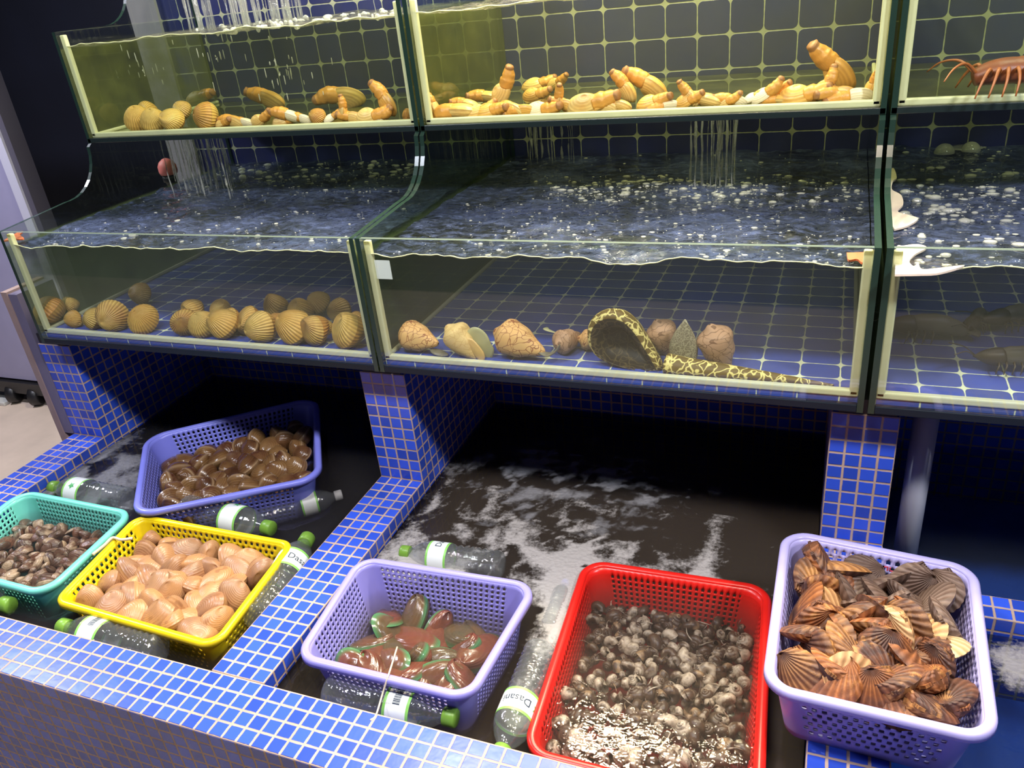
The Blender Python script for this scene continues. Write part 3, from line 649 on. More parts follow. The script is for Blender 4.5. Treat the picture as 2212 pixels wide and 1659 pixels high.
# pixel order: back-left, front-left, front-right, back-right
BK['purple'] = basket('plastic_basket', quad([(312, 944), (284, 1118), (696, 1034), (688, 856)], 0.8), 0.8, 4.6, 'blueviolet', 'periwinkle blue plastic basket of brown clams tilted at the back of the left basin', rc=2.2, rows=9)
tq = quad([(50, 1058), (0, 0), (96, 1290), (292, 1106)], 0.15); tq[1] = tq[0]+tq[2]-tq[3]
BK['turq'] = basket('plastic_basket', tq, 0.15, 4.4, 'turquoise', 'turquoise plastic basket of small dark clams at the left edge of the basin', rc=1.7, rows=9, pitch=0.42)
BK['yellow'] = basket('plastic_basket', quad([(298, 1110), (112, 1302), (464, 1404), (640, 1172)], 0.1), 0.1, 4.2, 'yellow', 'yellow plastic basket of beige clams floating in the left basin', rc=1.3, rows=7, pitch=0.55, r0=0.25, stagger=True)
BK['lilac'] = basket('plastic_basket', quad([(776, 1201), (632, 1424), (1016, 1518), (1168, 1262)], 0.9), 0.9, 4.6, 'purple', 'lavender plastic basket of green mussels floating in the middle basin', rc=1.6, rows=10, pitch=0.42)
rq = quad([(1262, 1208), (1122, 1632), (1690, 1650), (1668, 1268)], -0.75); rq[1][1] = max(.3, rq[1][1]); rq[2] = np.array([33.3, 0.3, 0]); rq[3][0] = min(rq[3][0], 33.0)
BK['red'] = basket('plastic_basket', rq, -0.75, 4.2, 'red', 'red plastic basket sunk to its rim in the middle basin full of small snails', rc=1.7, rows=9, pitch=0.42, r0=0.5)
BK['scallop'] = basket('plastic_basket', quad([(1690, 1142), (1644, 1490), (2164, 1614), (2112, 1226)], 4.3), 4.3, 4.3, 'lilac', 'lilac plastic basket heaped with brown scallops on the right divider wall', rc=1.6, rows=8, pitch=0.5, stagger=True, r0=0.35)
def in_basket(key, u, v, depth=0.):
    """u 0..1 left to right, v 0..1 front to back, depth below the rim"""
    b = BK[key]; C = b['C']; bl, fl_, fr, br = C
    p = (fl_*(1-u)+fr*u)*(1-v)+(bl*(1-u)+br*u)*v
    f = 1-(1-b['taper'])*depth/b['height']; p = b['cen']+(p-b['cen'])*f
    return np.array([p[0], p[1], b['z']-depth])
def inside_quad(x, y, C):
    C = [(c[0], c[1]) for c in C]; s_ = [(C[(i+1) % 4][0]-C[i][0])*(y-C[i][1])-(C[(i+1) % 4][1]-C[i][1])*(x-C[i][0]) for i in range(4)]
    return all(q > 0 for q in s_) or all(q < 0 for q in s_)
def foam(name, x0, y0, x1, y1, z, dens, label, mat='foam', step=0.3):
    nu = int((x1-x0)/step)+1; nv = int((y1-y0)/step)+1; V = []; A = []
    for j in range(nv):
        for i in range(nu):
            x = x0+(x1-x0)*i/(nu-1); y = y0+(y1-y0)*j/(nv-1); d = dens(x, y) if not any(inside_quad(x, y, b['C']) for b in BK.values()) else 0.
            V.append((x, y, z+0.05*max(0, min(1, d)))); A.append(max(0., min(1., d)))
    Fc = [f for f in grid_faces(nu, nv) if max(A[i] for i in f) > 0.03]
    use = sorted({i for f in Fc for i in f}); mp = {o: n for n, o in enumerate(use)}
    o = put(name, mesh_from(name, [V[i] for i in use], [tuple(mp[i] for i in f) for f in Fc], mat, True, None, {'cover': [A[i] for i in use]}))
    return tagit(o, label, 'foam', kind='stuff')
def fn(x, y, s, k): return mnoise.fractal((x*k+s, y*k, s), 1., 2., 4)
def bumpf(x, y, cx, cy, rx, ry): return math.exp(-((x-cx)/rx)**2-((y-cy)/ry)**2)
def ridge(x, y, k, w, sd):
    a = mnoise.noise((x*k+1.2*mnoise.noise((x*.3, y*.3, sd)), y*k+1.2*mnoise.noise((y*.3, x*.3, sd+4)), sd)); return max(0., 1-abs(a)/w)
def d_mid(x, y):
    b = 1.35*bumpf(x, y, 8, 13.6, 5.5, 2.0)+1.2*bumpf(x, y, 19, 12.5, 2.2, 6)+.5*bumpf(x, y, 16, 18, 8, 2.5)+1.0*bumpf(x, y, 27, 16.6, 9, 1.0)+.9*bumpf(x, y, 27.8, 21, .8, 6)+.7*bumpf(x, y, 19.2, 7, 1.2, 6)+.7*bumpf(x, y, 5.2, 20, 1.6, 7)
    zone = bumpf(x, y, 15, 19, 15, 10)
    return max(0, b*.8+zone*(.75*ridge(x, y, .3, .22, 2.)+.35*ridge(x, y, .75, .3, 5.))-.42+.5*fn(x, y, 2., .35))
foam('foam', 4.1, 1.0, 34.9, 24.5, ZW+0.03, d_mid, 'white bubbly foam on the dark water behind the middle baskets')
def d_mid2(x, y): return max(0, bumpf(x, y, 15, 26, 12, 8)*(.35+.9*ridge(x, y*1.4, .2, .3, 9.)+.5*ridge(x, y, .5, .3, 3.))-0.45+.5*fn(x, y*1.5, 9., 0.3))
foam('thin_foam', 4.1, 19, 34, 37, ZW+0.02, d_mid2, 'thin grey foam streaks on black water under the middle tank', 'thinfoam', 0.4)
def d_left(x, y): return max(0, 1.0*bumpf(x, y, -27.5, 17, 3.0, 5)+0.8*bumpf(x, y, -30.6, 15, 0.9, 7)-0.5+.8*ridge(x, y, .35, .35, 7.)+.5*fn(x, y, 4., 0.4))
foam('thin_foam', -31.4, 8, -20, 26, ZW+0.03, d_left, 'patchy grey foam on water beside the left tiled wall', 'thinfoam')
def d_right(x, y): return max(0, 1.2*bumpf(x, y, 46.5, 14.6, 4, 1.7)-0.2+0.9*fn(x, y, 6., 0.35))
foam('foam', 40, 10.5, 52, 16.4, ZW+0.03, d_right, 'grey foam patch on blue water right of the scallop basket')

# red and green print on the inner back wall of the scallop basket
b = BK['scallop']; e = b['e']
for row, (mat, dep, n) in enumerate((('print_red', 0.62, 9), ('print_green', 1.05, 10))):
    parts = []
    for k in range(n):
        u = 0.36+0.30*k/n; p = in_basket('scallop', u, 0.93, dep)-np.array([b['cen'][0], b['cen'][1], b['z']-b['height']])
        w, h = 0.16, 0.3
        for (lo, hi) in (((-w, -.02, -h/2), (-w+.07, .02, h/2)), ((-w, -.02, -h/2), (w*.5, .02, -h/2+.07))) if k % 2 else (((-w, -.02, -h/2), (-w+.07, .02, h/2)), ((-w, -.02, h/2-.07), (w*.5, .02, h/2)), ((w*.4, -.02, -h/2), (w*.4+.07, .02, h/2))):
            v, f = box_geo(lo, hi); parts.append(([(q[0]+p[0], q[1]+p[1], q[2]+p[2]) for q in v], f))
    V, Fc, _ = join_geo(parts); put('printed_mark', mesh_from('printed_mark', V, Fc, mat, False), e)

# ------------------------------------------------------------------ float bottles
def text_mesh(txt, size):
    cu = bpy.data.curves.new('t', 'FONT'); cu.body = txt; cu.size = size*S; cu.align_x = 'CENTER'; cu.align_y = 'CENTER'; cu.resolution_u = 2
    o = bpy.data.objects.new('t', cu); COL.objects.link(o); bpy.context.view_layer.update()
    me = bpy.data.meshes.new_from_object(o.evaluated_get(bpy.context.evaluated_depsgraph_get())); bpy.data.objects.remove(o); bpy.data.curves.remove(cu)
    return me
BPROF = [(0, .02), (0, .75), (.12, 1.0), (.35, 1.12)]
for k in range(7): BPROF += [(.55+.5*k, 1.14), (.72+.5*k, 1.02), (.88+.5*k, 1.02)]
BPROF += [(4.1, 1.15), (4.25, 1.17), (6.05, 1.17), (6.2, 1.15), (6.6, 1.05), (7.1, .8), (7.5, .52), (7.8, .42), (8.35, .42), (8.35, .02)]
bm_body = None
def bottle(cap_px, base_px, label, capm='cap', z=-1.15, roll=0., length=None, txt=True, barcode=False, lab='label', leaf=True, txt_shift=-0.25):
    global bm_body
    a = np.array(at_z(*cap_px, z)); b = np.array(at_z(*base_px, z)); d = a-b; ln = np.linalg.norm(d) if length is None else length
    k = 1.0; 
    if length is None: k = np.clip(ln/8.5, 0.8, 1.12)
    else: k = length/8.5
    ang = math.atan2(d[1], d[0]); org = a-d/np.linalg.norm(d)*8.5*k
    e = empty('plastic_bottle', tuple(org), (roll, 0, ang), label=label, cat='bottle', group=None)
    e.rotation_euler = Euler((roll, 0, ang), 'XYZ'); e.scale = (k, k, k)
    if bm_body is None: v, f = lathe_geo(BPROF, 22); bm_body = mesh_from('bottle_body', v, f, 'bottle')
    put('bottle_body', bm_body, e)
    v, f = lathe_geo([(7.75, .02), (7.75, .5), (7.8, .55), (8.45, .55), (8.55, .48), (8.55, .02)], 20); put('bottle_cap', mesh_from('bottle_cap', v, f, capm), e)
    if lab:
        v, f = lathe_geo([(4.3, 1.185), (4.48, 1.19), (5.8, 1.19), (5.98, 1.185)], 30); nfa = len(f)
        mi = [1]*30+[0]*30+[1]*30
        lb = put('bottle_label', mesh_from('bottle_label', v, f, [lab, 'label_green'], True, mi), e)
        def wrap(me, name, mat, cx, cth, rot=False, rad=1.2):
            V = [];
            for vv in me.vertices:
                x, y = vv.co.x/S, vv.co.y/S
                if rot: x, y = y, -x
                th = cth+y/rad; V.append((cx+x, rad*math.cos(th)*1.0, rad*math.sin(th)))
            put(name, mesh_from(name, [(q[0], -q[1], q[2]) for q in V], [tuple(p.vertices) for p in me.polygons], mat, False), lb)
        up = math.pi/2
        if txt: wrap(text_mesh('Dasani', 0.72), 'label_text', 'ink', 5.12, up+txt_shift, True)
        if leaf:
            lth = up+(0.95 if not txt else txt_shift+1.25)
            me = bpy.data.meshes.new('leaf'); pts = [(0, .32), (.13, .12), (.3, .1), (.16, -.06), (.2, -.26), (0, -.15), (-.2, -.26), (-.16, -.06), (-.3, .1), (-.13, .12)]
            me.from_pydata([(x*S, y*S, 0) for x, y in pts], [], [tuple(range(len(pts)))]); wrap(me, 'label_leaf', 'leaf', 5.15, lth)
        if barcode:
            V, Fc = [], []; x = -0.5
            for q in range(14):
                w = random.choice((.025, .045, .06)); o_ = len(V); V += [((x)*S, -.2*S, 0), ((x+w)*S, -.2*S, 0), ((x+w)*S, .25*S, 0), (x*S, .25*S, 0)]; Fc.append((o_, o_+1, o_+2, o_+3)); x += w+.035
            me = bpy.data.meshes.new('bars'); me.from_pydata(V, [], Fc); wrap(me, 'barcode', 'ink', 5.1, up+0.1, True)
            V, Fc = [], []
            for q in range(6): o_ = len(V); y = -.35-.1*q; V += [(-.45*S, y*S, 0), (.4*S, y*S, 0), (.4*S, (y+.035)*S, 0), (-.45*S, (y+.035)*S, 0)]; Fc.append((o_, o_+1, o_+2, o_+3))
            me = bpy.data.meshes.new('lines'); me.from_pydata(V, [], Fc); wrap(me, 'small_print', 'grey_ink', 5.1, up-0.1, True)
    return e
bottle((112, 1052), (280, 1084), 'clear bottle floating behind the turquoise basket against the left wall', roll=0.5, txt=False)
bottle((588, 1142), (396, 1098), 'clear bottle with leaf label floating behind the yellow basket', roll=0.5, txt=False)
bottle((666, 1160), (556, 1345), 'clear bottle with green cap wedged between the yellow basket and the divider', roll=0.2, txt_shift=-0.75)
bottle((132, 1352), (345, 1410), 'clear bottle with green cap floating before the yellow basket', roll=0.3, txt=False, barcode=True, leaf=False)
bottle((24, 1308), (-190, 1262), 'bottle with green cap floating before the turquoise basket', txt=False)
bottle((868, 1192), (1086, 1222), 'clear bottle lying in foam behind the lavender mussel basket', roll=0.4, leaf=False)
bottle((985, 1552), (708, 1492), 'clear bottle with green cap tied before the lavender mussel basket', roll=0.2, txt=False, barcode=True, leaf=False)
bottle((1078, 1640), (1172, 1400), 'wet clear bottle floating along the left side of the red basket', roll=-0.3)
bottle((738, 1068), (560, 1120), 'dim bottle with white cap in dark water behind the periwinkle basket', 'white_cap', z=-2.4, lab='label', txt=False, leaf=False)
e = bottle((1222, 1256), (1178, 1372), 'bottle with a blue cap by the back left corner of the red basket', 'blue_cap', z=-1.45, lab=None, length=4.5)
def tie(pts, label, r=0.06):
    v, f = tube_geo(smooth_path(pts, 26), [r]*26, 6); tagit(put('twine', mesh_from('twine', v, f, 'twine')), label, 'string')
q = [at_z(*p, z) for p, z in (((858, 1398), 0.2), ((845, 1440), 1.0), ((838, 1462), 1.1), ((826, 1500), 0.3), ((812, 1545), 0.0), ((800, 1556), 0.0))]
tie(q, 'pale twine tied over the front rim of the lavender mussel basket')
q = [at_z(*p, 0.45) for p in ((200, 1198), (225, 1178), (243, 1162), (262, 1166), (286, 1163))]
tie(q, 'pale twine tied between the turquoise and yellow basket rims', 0.12)

# ------------------------------------------------------------------ shells
def outline_round(th, L, Hh, skew=0.0, pw=2.0, bottom=1.0):
    x = math.cos(th); y = math.sin(th); r = (abs(x)**pw+abs(y)**pw)**(-1/pw)
    x *= r; y *= r
    return x*L/2+skew*L*0.12*(1-y)*0, y*Hh/2*(bottom if y < 0 else 1)
def valve(Lx, Hh, D, umbo=(0., 0.82), pw=2.0, ribs=0, ramp=0.0, scall=0.0, nr=9, na=40, taper=0., sgn=1, ring=0.0, uh=0.88):
    """one valve in the xy plane, dome along +z (sgn): homothetic growth from the beak"""
    ux, uy = umbo[0]*Lx/2, umbo[1]*Hh/2; V, G, A = [], [], []
    if ribs: na = max(na, ribs*2)
    for j in range(nr+1):
        r = (j/nr)**0.85
        for i in range(na):
            t = i/na; th = 2*math.pi*t+math.pi/2
            x, y = outline_round(th, Lx, Hh, 0, pw)
            x *= 1-taper*(y/(Hh/2)); 
            rb = math.cos(2*math.pi*ribs*t) if ribs else 0
            k = 1+scall*rb*r
            px, py = ux+(x*k-ux)*r, uy+(y*k-uy)*r
            z = D*max(0, 1-r**2.3)**0.65*(uh+(1-uh)*math.sin(min(1, r/0.42)*math.pi/2)) if r < 1 else 0
            z += ramp*rb*min(r, 1-r*0.6)+ring*math.sin(r*40)*(1-r)*r*2
            V.append((px, py, sgn*z)); G.append(r); A.append(t)
    Fc = grid_faces(na, nr+1, True)
    if sgn < 0: Fc = [tuple(reversed(f)) for f in Fc]
    return V, Fc, G, A
def valve_mesh(name, mat, **k):
    V, Fc, G, A = valve(**k); return mesh_from(name, V, Fc, mat, True, None, {'gr': G, 'an': A})
SH = {}
def kind(key, name, mat, gap=0.0, **k):
    variants = []
    for q in range(3):
        kk = dict(k); kk['Lx'] = k['Lx']*(1+0.06*(q-1)); kk['D'] = k['D']*(1-0.08*(q-1)); mt = mat[q % len(mat)] if isinstance(mat, list) else mat
        variants.append((valve_mesh('upper_valve', mt, sgn=1, **kk), valve_mesh('lower_valve', mt, sgn=-1, **kk)))
    SH[key] = (name, variants, gap)
kind('cockle', 'cockle', 'cockle', Lx=1.0, Hh=0.92, D=0.4, umbo=(0.12, .62), ribs=30, ramp=0.012, scall=0.012, nr=10)
kind('venus', 'brown_clam', 'venus', Lx=1.0, Hh=0.88, D=0.35, umbo=(0.25, .62), ring=0.006, na=28, nr=9)
kind('small', 'small_clam', 'small_clam', Lx=1.0, Hh=0.72, D=0.26, umbo=(0.3, .75), na=18, nr=6)
kind('beige', 'beige_clam', 'beige_clam', Lx=1.24, Hh=0.84, D=0.34, umbo=(0.35, .62), ring=0.002, na=32, nr=10)
kind('mussel', 'green_mussel', 'mussel', Lx=1.35, Hh=0.8, D=0.24, umbo=(0.86, .12), uh=.6, na=28, nr=9)
kind('scallop', 'scallop', ['scallop', 'scallop', 'scallop_pale'], Lx=1.06, Hh=1.0, D=0.19, umbo=(0., .95), ribs=19, ramp=0.02, scall=0.025, nr=9, uh=.6)
kind('scallop_shaded', 'scallop', 'scallop_shaded', Lx=1.06, Hh=1.0, D=0.17, umbo=(0., .95), ribs=19, ramp=0.02, scall=0.025, nr=9, uh=.6)
kind('otter', 'otter_clam', 'otter', Lx=1.3, Hh=0.8, D=0.34, umbo=(0.15, .6), na=28, nr=8)
kind('otter_white', 'otter_clam', 'otter_white', Lx=1.3, Hh=0.74, D=0.3, umbo=(0.15, .6), na=28, nr=8)
def ear_mesh(mat):
    parts = []
    for s in (-1, 1):
        V = []
        for zz in (0.03, -0.03): V += [(0, .49, zz), (s*.34, .45, zz), (s*.38, .30, zz), (s*.2, .26, zz)]
        parts.append((V, [(0, 1, 2, 3), (7, 6, 5, 4)]+[(i, 4+i, 4+(i+1) % 4, (i+1) % 4) for i in range(4)]))
    V, Fc, _ = join_geo(parts); return mesh_from('hinge_ear', V, Fc, mat, False, None, {'gr': [0.5]*len(V), 'an': [v[0] for v in V]})
EARS = {'scallop': [ear_mesh('scallop'), ear_mesh('scallop'), ear_mesh('scallop_pale')], 'scallop_shaded': [ear_mesh('scallop_shaded')]*3}
def shell(key, p, size, rot, label, group, v=None, cat=None, open_=0.0, parts=True):
    name, variants, gap = SH[key]; k = random.choice((0, 0, 0, 1, 1, 1, 1, 2)) if v is None else v; um, lm = variants[k]   # worn or pale variants are rarer
    e = empty(name, tuple(p), rot, label=label, cat=cat or {'cockle': 'cockle', 'scallop': 'scallop', 'scallop_shaded': 'scallop', 'mussel': 'mussel'}.get(key, 'clam'), group=group)
    e.scale = (size, size, size)
    put('upper_valve', um, e); o = put('lower_valve', lm, e)
    if open_: o.rotation_euler = (open_, 0, 0); o.location = (0, 0, -0.02*S)
    if key in EARS: put('hinge_ear', EARS[key][k], e)
    return e
def seen(p, m=25): x, y = pix(p); return -m < x < W+m and -m < y < H+m
def heap(key_of, bkey, cols, rows, size, depth, noun, tilt=0.5, group='', jit=0.22, u0=.07, u1=.93, v0=.08, v1=.92, zf=None, szj=.15, maker=None):
    """rows from front to back, each left to right, so that labels can count along them"""
    cnt = 0
    for r in range(rows):
        line = []
        nc = cols if isinstance(cols, int) else cols[r]
        for c in range(nc):
            u = u0+(u1-u0)*(c+0.5+(0.25 if r % 2 else -0.25)*(1 if nc > 3 else 0)+random.uniform(-jit, jit))/nc; v = v0+(v1-v0)*(r+0.5+random.uniform(-jit, jit))/rows
            u = min(max(u, u0), u1); v = min(max(v, v0), v1)
            dp = depth(u, v) if callable(depth) else depth
            p = in_basket(bkey, u, v, dp+random.uniform(-.12, .12))
            line.append((u, p))
        line.sort(key=lambda q: q[0]); line = [q for q in line if seen(q[1])]
        for c, (u, p) in enumerate(line):
            sz = size*random.uniform(1-szj, 1+szj); key = key_of(u, r/(rows-1)) if callable(key_of) else key_of
            lab = '%s, %s from the left, %s row from the front of the %s' % (noun, ORD[c+1], ORD[r+1], group[1])
            rot = (random.gauss(0, tilt)+(math.pi if random.random() < .3 else 0), random.gauss(0, tilt), random.uniform(0, 6.28))
            if maker: maker(p, sz, rot, lab, group[0], c+r)
            else: shell(key, p, sz, rot, lab, group[0])
            cnt += 1
    return cnt
heap('beige', 'yellow', 6, 7, 2.45, lambda u, v: 1.05+0.35*v*v, 'beige clam', 0.6, ('beige clams in the yellow basket', 'yellow basket'), u0=.09, u1=.91, v0=.09, v1=.9)
heap('venus', 'purple', 8, 7, 2.35, lambda u, v: 2.0-0.55*(u > .55)*v, 'brown clam', 0.85, ('brown clams in the periwinkle basket', 'periwinkle basket'), u0=.08, u1=.93, v0=.06, v1=.86)
heap('small', 'turq', 12, 9, 1.35, lambda u, v: 1.75+.2*v, 'small clam', 0.7, ('small clams in the turquoise basket', 'turquoise basket'), szj=.3, v1=.88)
heap('mussel', 'lilac', 5, 5, 2.75, lambda u, v: 2.75+.5*v+.3*u, 'green mussel', 0.35, ('green mussels in the lavender basket', 'lavender basket'), u0=.14, u1=.86, v0=.14, v1=.85)
def skey(u, v): return 'scallop_shaded' if (v > .6 and u > .35) else 'scallop'  # darker shells paint in the shade at the back right of the basket
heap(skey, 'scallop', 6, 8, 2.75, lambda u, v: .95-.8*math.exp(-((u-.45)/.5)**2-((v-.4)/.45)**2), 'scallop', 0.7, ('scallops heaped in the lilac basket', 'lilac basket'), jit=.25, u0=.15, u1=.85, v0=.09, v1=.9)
# under the top layer of scallops
for r in range(4):
    for c in range(4):
        p = in_basket('scallop', .2+.6*(c+.5)/4, .2+.62*(r+.5)/4, 2.0)
        shell('scallop' if r < 3 else 'scallop_shaded', p, 2.8, (random.gauss(0, .35), random.gauss(0, .35), random.uniform(0, 6.28)), 'brown scallop wedged low in the lilac basket under the heap, partly covered', 'scallops low in the lilac basket')
# small snails in the red basket: a coiled whorl shell
def snail_mesh(k):
    V = []; n = 9; turns = 3.2; steps = 46; G = []
    for i in range(steps):
        t = i/(steps-1); a = t*turns*2*math.pi; rr = 0.05+0.42*(t**1.5); z = 0.62*(1-t**1.2)-0.1; tr = 0.04+0.30*t**1.35
        c = np.array([rr*0.75*math.cos(a), rr*0.75*math.sin(a), z]); ax = np.array([math.cos(a), math.sin(a), 0])
        for q in range(n): th = 2*math.pi*q/n; V.append(tuple(c+tr*(math.cos(th)*ax+math.sin(th)*np.array([0, 0, 1.])*(1.0+.12*k)))); G.append(t)
    Fc = grid_faces(n, steps, True)
    return mesh_from('snail_shell', V, Fc, 'snail', True, None, {'gr': G, 'an': [0]*len(V)})
SN = [snail_mesh(k) for k in range(3)]
legm = mesh_from('walking_leg', *(lambda P: (P[0], P[1]))(tube_geo(smooth_path([(0, 0, 0), (.5, .1, .25), (.9, .3, .1), (1.25, .35, -.2)], 9), [.07, .07, .065, .06, .055, .05, .04, .03, .02], 6)), 'snail')
def mk_snail(p, sz, rot, lab, grp, k):
    o = put('small_snail', SN[k % 3], None, tuple(p), rot); o.scale = (sz, sz, sz); tagit(o, lab, 'snail', grp)
    if k % 3 == 0:
        for s in (-1, 1):
            l = put('leg', legm, o); l.rotation_euler = (0, 0, s*0.8+random.uniform(-.5, .5))
heap('x', 'red', 14, 15, 0.85, lambda u, v: 1.45+.8*v, 'small snail', 1.0, ('small snails in the red basket', 'red basket'), szj=.35, jit=.35, maker=mk_snail)

# ---- cockles in the lower and upper left tanks (pixel centre, pixel width, yaw, pitch)
def on_floor(px_, py_, zfl, r, ymin, ymax=50): 
    p = at_z(px_, py_, zfl+r); p = np.array(p); 
    if p[1] < ymin+r*1.0: p = np.array(at_y(px_, py_, ymin+r)); 
    return p
def pxw(p, wpx): return wpx*((np.array(p)-CAM)@FWD)/F
ZF = 12.02
LC = [(112, 688, 64), (150, 660, 36), (163, 696, 36), (174, 711, 20), (205, 690, 46), (250, 700, 66), (312, 697, 60), (305, 634, 46),
      (402, 705, 58), (440, 710, 56), (492, 724, 66), (415, 672, 50), (475, 668, 46), (497, 690, 48), (537, 692, 60),
      (572, 722, 68), (594, 664, 54), (640, 716, 76), (645, 672, 56), (597, 694, 36), (684, 738, 66), (702, 708, 36), (737, 672, 54), (752, 728, 78), (690, 655, 50), (771, 690, 34)]
for i, (a, b, w) in enumerate(sorted(LC)):
    p = np.array(at_z(a, b, ZF+1.1)); 
    if p[1] < 22.4: p = np.array(at_y(a, b, 22.3))
    sz = pxw(p, w)*1.1; r = sz*0.42
    p[2] = max(p[2], ZF+r) if p[2] > ZF+r*.8 else ZF+r
    rot = (Matrix.Rotation(random.uniform(-.8, .8), 3, 'Z') @ Matrix.Rotation(random.uniform(.5, 1.7), 3, 'X') @ Matrix.Rotation(random.uniform(-2.2, 2.2), 3, 'Z')).to_euler()
    p2 = pix(p)
    lab = ('ribbed cockle, %s from the left among those resting in the left lower tank' % ORD[i+1]) if i < 13 else ('ribbed cockle, %s from the right among those resting in the left lower tank' % ORD[len(LC)-i])
    shell('cockle', p, sz, rot, lab, 'cockles in the left lower tank')
ZT = 26.92
UC = [(300, 262, 60), (333, 266, 56), (375, 262, 56), (450, 260, 64), (312, 226, 46), (395, 240, 44), (690, 262, 40), (882, 262, 30)]
for i, (a, b, w) in enumerate(sorted(UC)):
    p = np.array(at_z(a, b, ZT+.9)); 
    if p[1] < 34.1: p = np.array(at_y(a, b, 34.1))
    if p[1] > 38: p = np.array(at_y(a, b, 38))
    sz = pxw(p, w); p[2] = max(ZT+sz*.4, min(p[2], ZT+sz*.55+.15))
    shell('cockle', p, sz, (Matrix.Rotation(random.uniform(-.8, .8), 3, 'Z') @ Matrix.Rotation(random.uniform(.6, 1.6), 3, 'X') @ Matrix.Rotation(random.uniform(-2.2, 2.2), 3, 'Z')).to_euler(), 'round cockle, %s from the left among cockles in the left upper tank' % ORD[i+1], 'cockles in the left upper tank')
# ---- otter clams: long shell and a fleshy siphon
def siphon_mesh(k):
    # thick wrinkled double tube
    n = 20; pth = smooth_path([(0.35, .02, 0), (.75, .05, .04), (1.05, .1+.1*k, .12), (1.3, .12+.2*k, .2)], n)
    rad = np.interp(np.linspace(0, 1, n), [0, .25, .6, .82, .93, 1], [.3, .33, .25, .19, .2, .12])
    V, Fc = tube_geo(pth, rad*np.array([1+.12*mnoise.noise((i*.35, k*3., 2)) for i in range(n)]), 12)
    V = [tuple(np.array(v)+.03*np.array(mnoise.noise_vector(Vector(v)*6.))) for v in V]
    mi = [1 if (f[0]//12) >= 15 else 0 for f in Fc]; return mesh_from('siphon', V, Fc, ['siphon', 'siphon_tip'], True, mi)
SI = [siphon_mesh(k) for k in (-1, 0, 1)]
def otter(a, b, w, ang, lab, grp, zt=ZT, white=False, y=None, sip=True, ymin=34.0):
    p = np.array(at_z(a, b, zt+.5)) if y is None else np.array(at_y(a, b, y))
    if p[1] < ymin: p = np.array(at_y(a, b, ymin))
    sz = pxw(p, w)/1.6; p[2] = max(p[2], zt+sz*.22+abs(math.sin(ang))*sz*.6)
    yaw = random.uniform(-.35, .35)
    e = shell('otter_white' if white else 'otter', p, sz, (0, 0, 0), lab, grp)
    R = Matrix.Rotation(yaw, 3, 'Z') @ Matrix.Rotation(-ang, 3, 'Y') @ Matrix.Rotation(random.uniform(.3, 1.2), 3, 'X')
    e.rotation_euler = R.to_euler()
    if sip: put('siphon', SI[random.randrange(3)], e)
OL = [(425, 218, 62, .2, 0), (512, 270, 62, 2.9, 0), (558, 262, 52, .3, 0), (590, 226, 84, 2.8, 0), (636, 264, 66, 2.7, 1), (714, 262, 40, .4, 1), (745, 262, 46, 1.4, 0), (795, 262, 74, .05, 0), (842, 246, 74, 2.1, 0), (755, 219, 94, 2.9, 0), (480, 274, 50, .2, 0), (535, 274, 50, 2.9, 1), (610, 272, 56, .1, 0), (662, 270, 50, 2.8, 1), (770, 268, 56, 2.9, 0), (820, 270, 50, .2, 1)]
for i, (a, b, w, g, wh) in enumerate(sorted(OL)): otter(a, b, w, g, 'orange otter clam, %s from the left among otter clams in the left upper tank' % ORD[i+1], 'otter clams in the left upper tank', white=bool(wh))
OM = [(958, 243, 66, 2.9, 0), (1000, 258, 90, 3.05, 0), (1052, 262, 70, .1, 0), (1086, 228, 78, 1.0, 0), (1116, 256, 60, 2.8, 0), (1162, 247, 78, .02, 1), (1206, 248, 52, 1.2, 0), (1262, 240, 100, .1, 0), (1315, 243, 60, 3.0, 0), (1358, 216, 70, 2.1, 0), (1412, 208, 92, 2.5, 0), (1448, 238, 66, 3.1, 1), (1400, 240, 70, .2, 0), (1494, 222, 56, 2.2, 0), (1532, 232, 76, 2.9, 0), (1590, 229, 66, 2.9, 1), (1622, 214, 50, .4, 1), (1664, 208, 62, .4, 0), (1645, 233, 66, .5, 1), (1716, 224, 96, 0.1, 0), (1776, 214, 66, .9, 0), (1812, 190, 110, 2.3, 0), (1852, 220, 90, 3.1, 1), (1822, 228, 80, 2.9, 0), (940, 252, 50, 1.9, 0), (1030, 246, 60, .2, 0), (1140, 262, 64, 3.0, 0), (1232, 252, 60, 2.7, 0), (1290, 250, 56, .3, 0), (1345, 246, 60, 2.9, 0), (1478, 240, 60, .3, 0), (1560, 238, 56, .2, 0), (1690, 236, 60, 3.0, 0), (1755, 232, 60, .3, 1), (1880, 196, 46, 1.2, 0)]
for i, (a, b, w, g, wh) in enumerate(sorted(OM)):
    lab = ('orange otter clam, %s from the left along the middle upper tank front' % ORD[i+1]) if i < 18 else ('orange otter clam, %s from the right along the middle upper tank front' % ORD[len(OM)-i])
    otter(a, b, w, g, lab, 'otter clams along the front of the middle upper tank', white=bool(wh))
OB = [(1152, 186, 66, .1), (1197, 186, 50, .4), (1150, 206, 60, .1), (1060, 212, 66, 2.9), (1015, 228, 56, 2.8)]
for i, (a, b, w, g) in enumerate(sorted(OB)): otter(a, b, w, g, 'dim otter clam, %s from the left of five behind the middle upper row' % ORD[i+1], 'otter clams at the back of the middle upper tank')
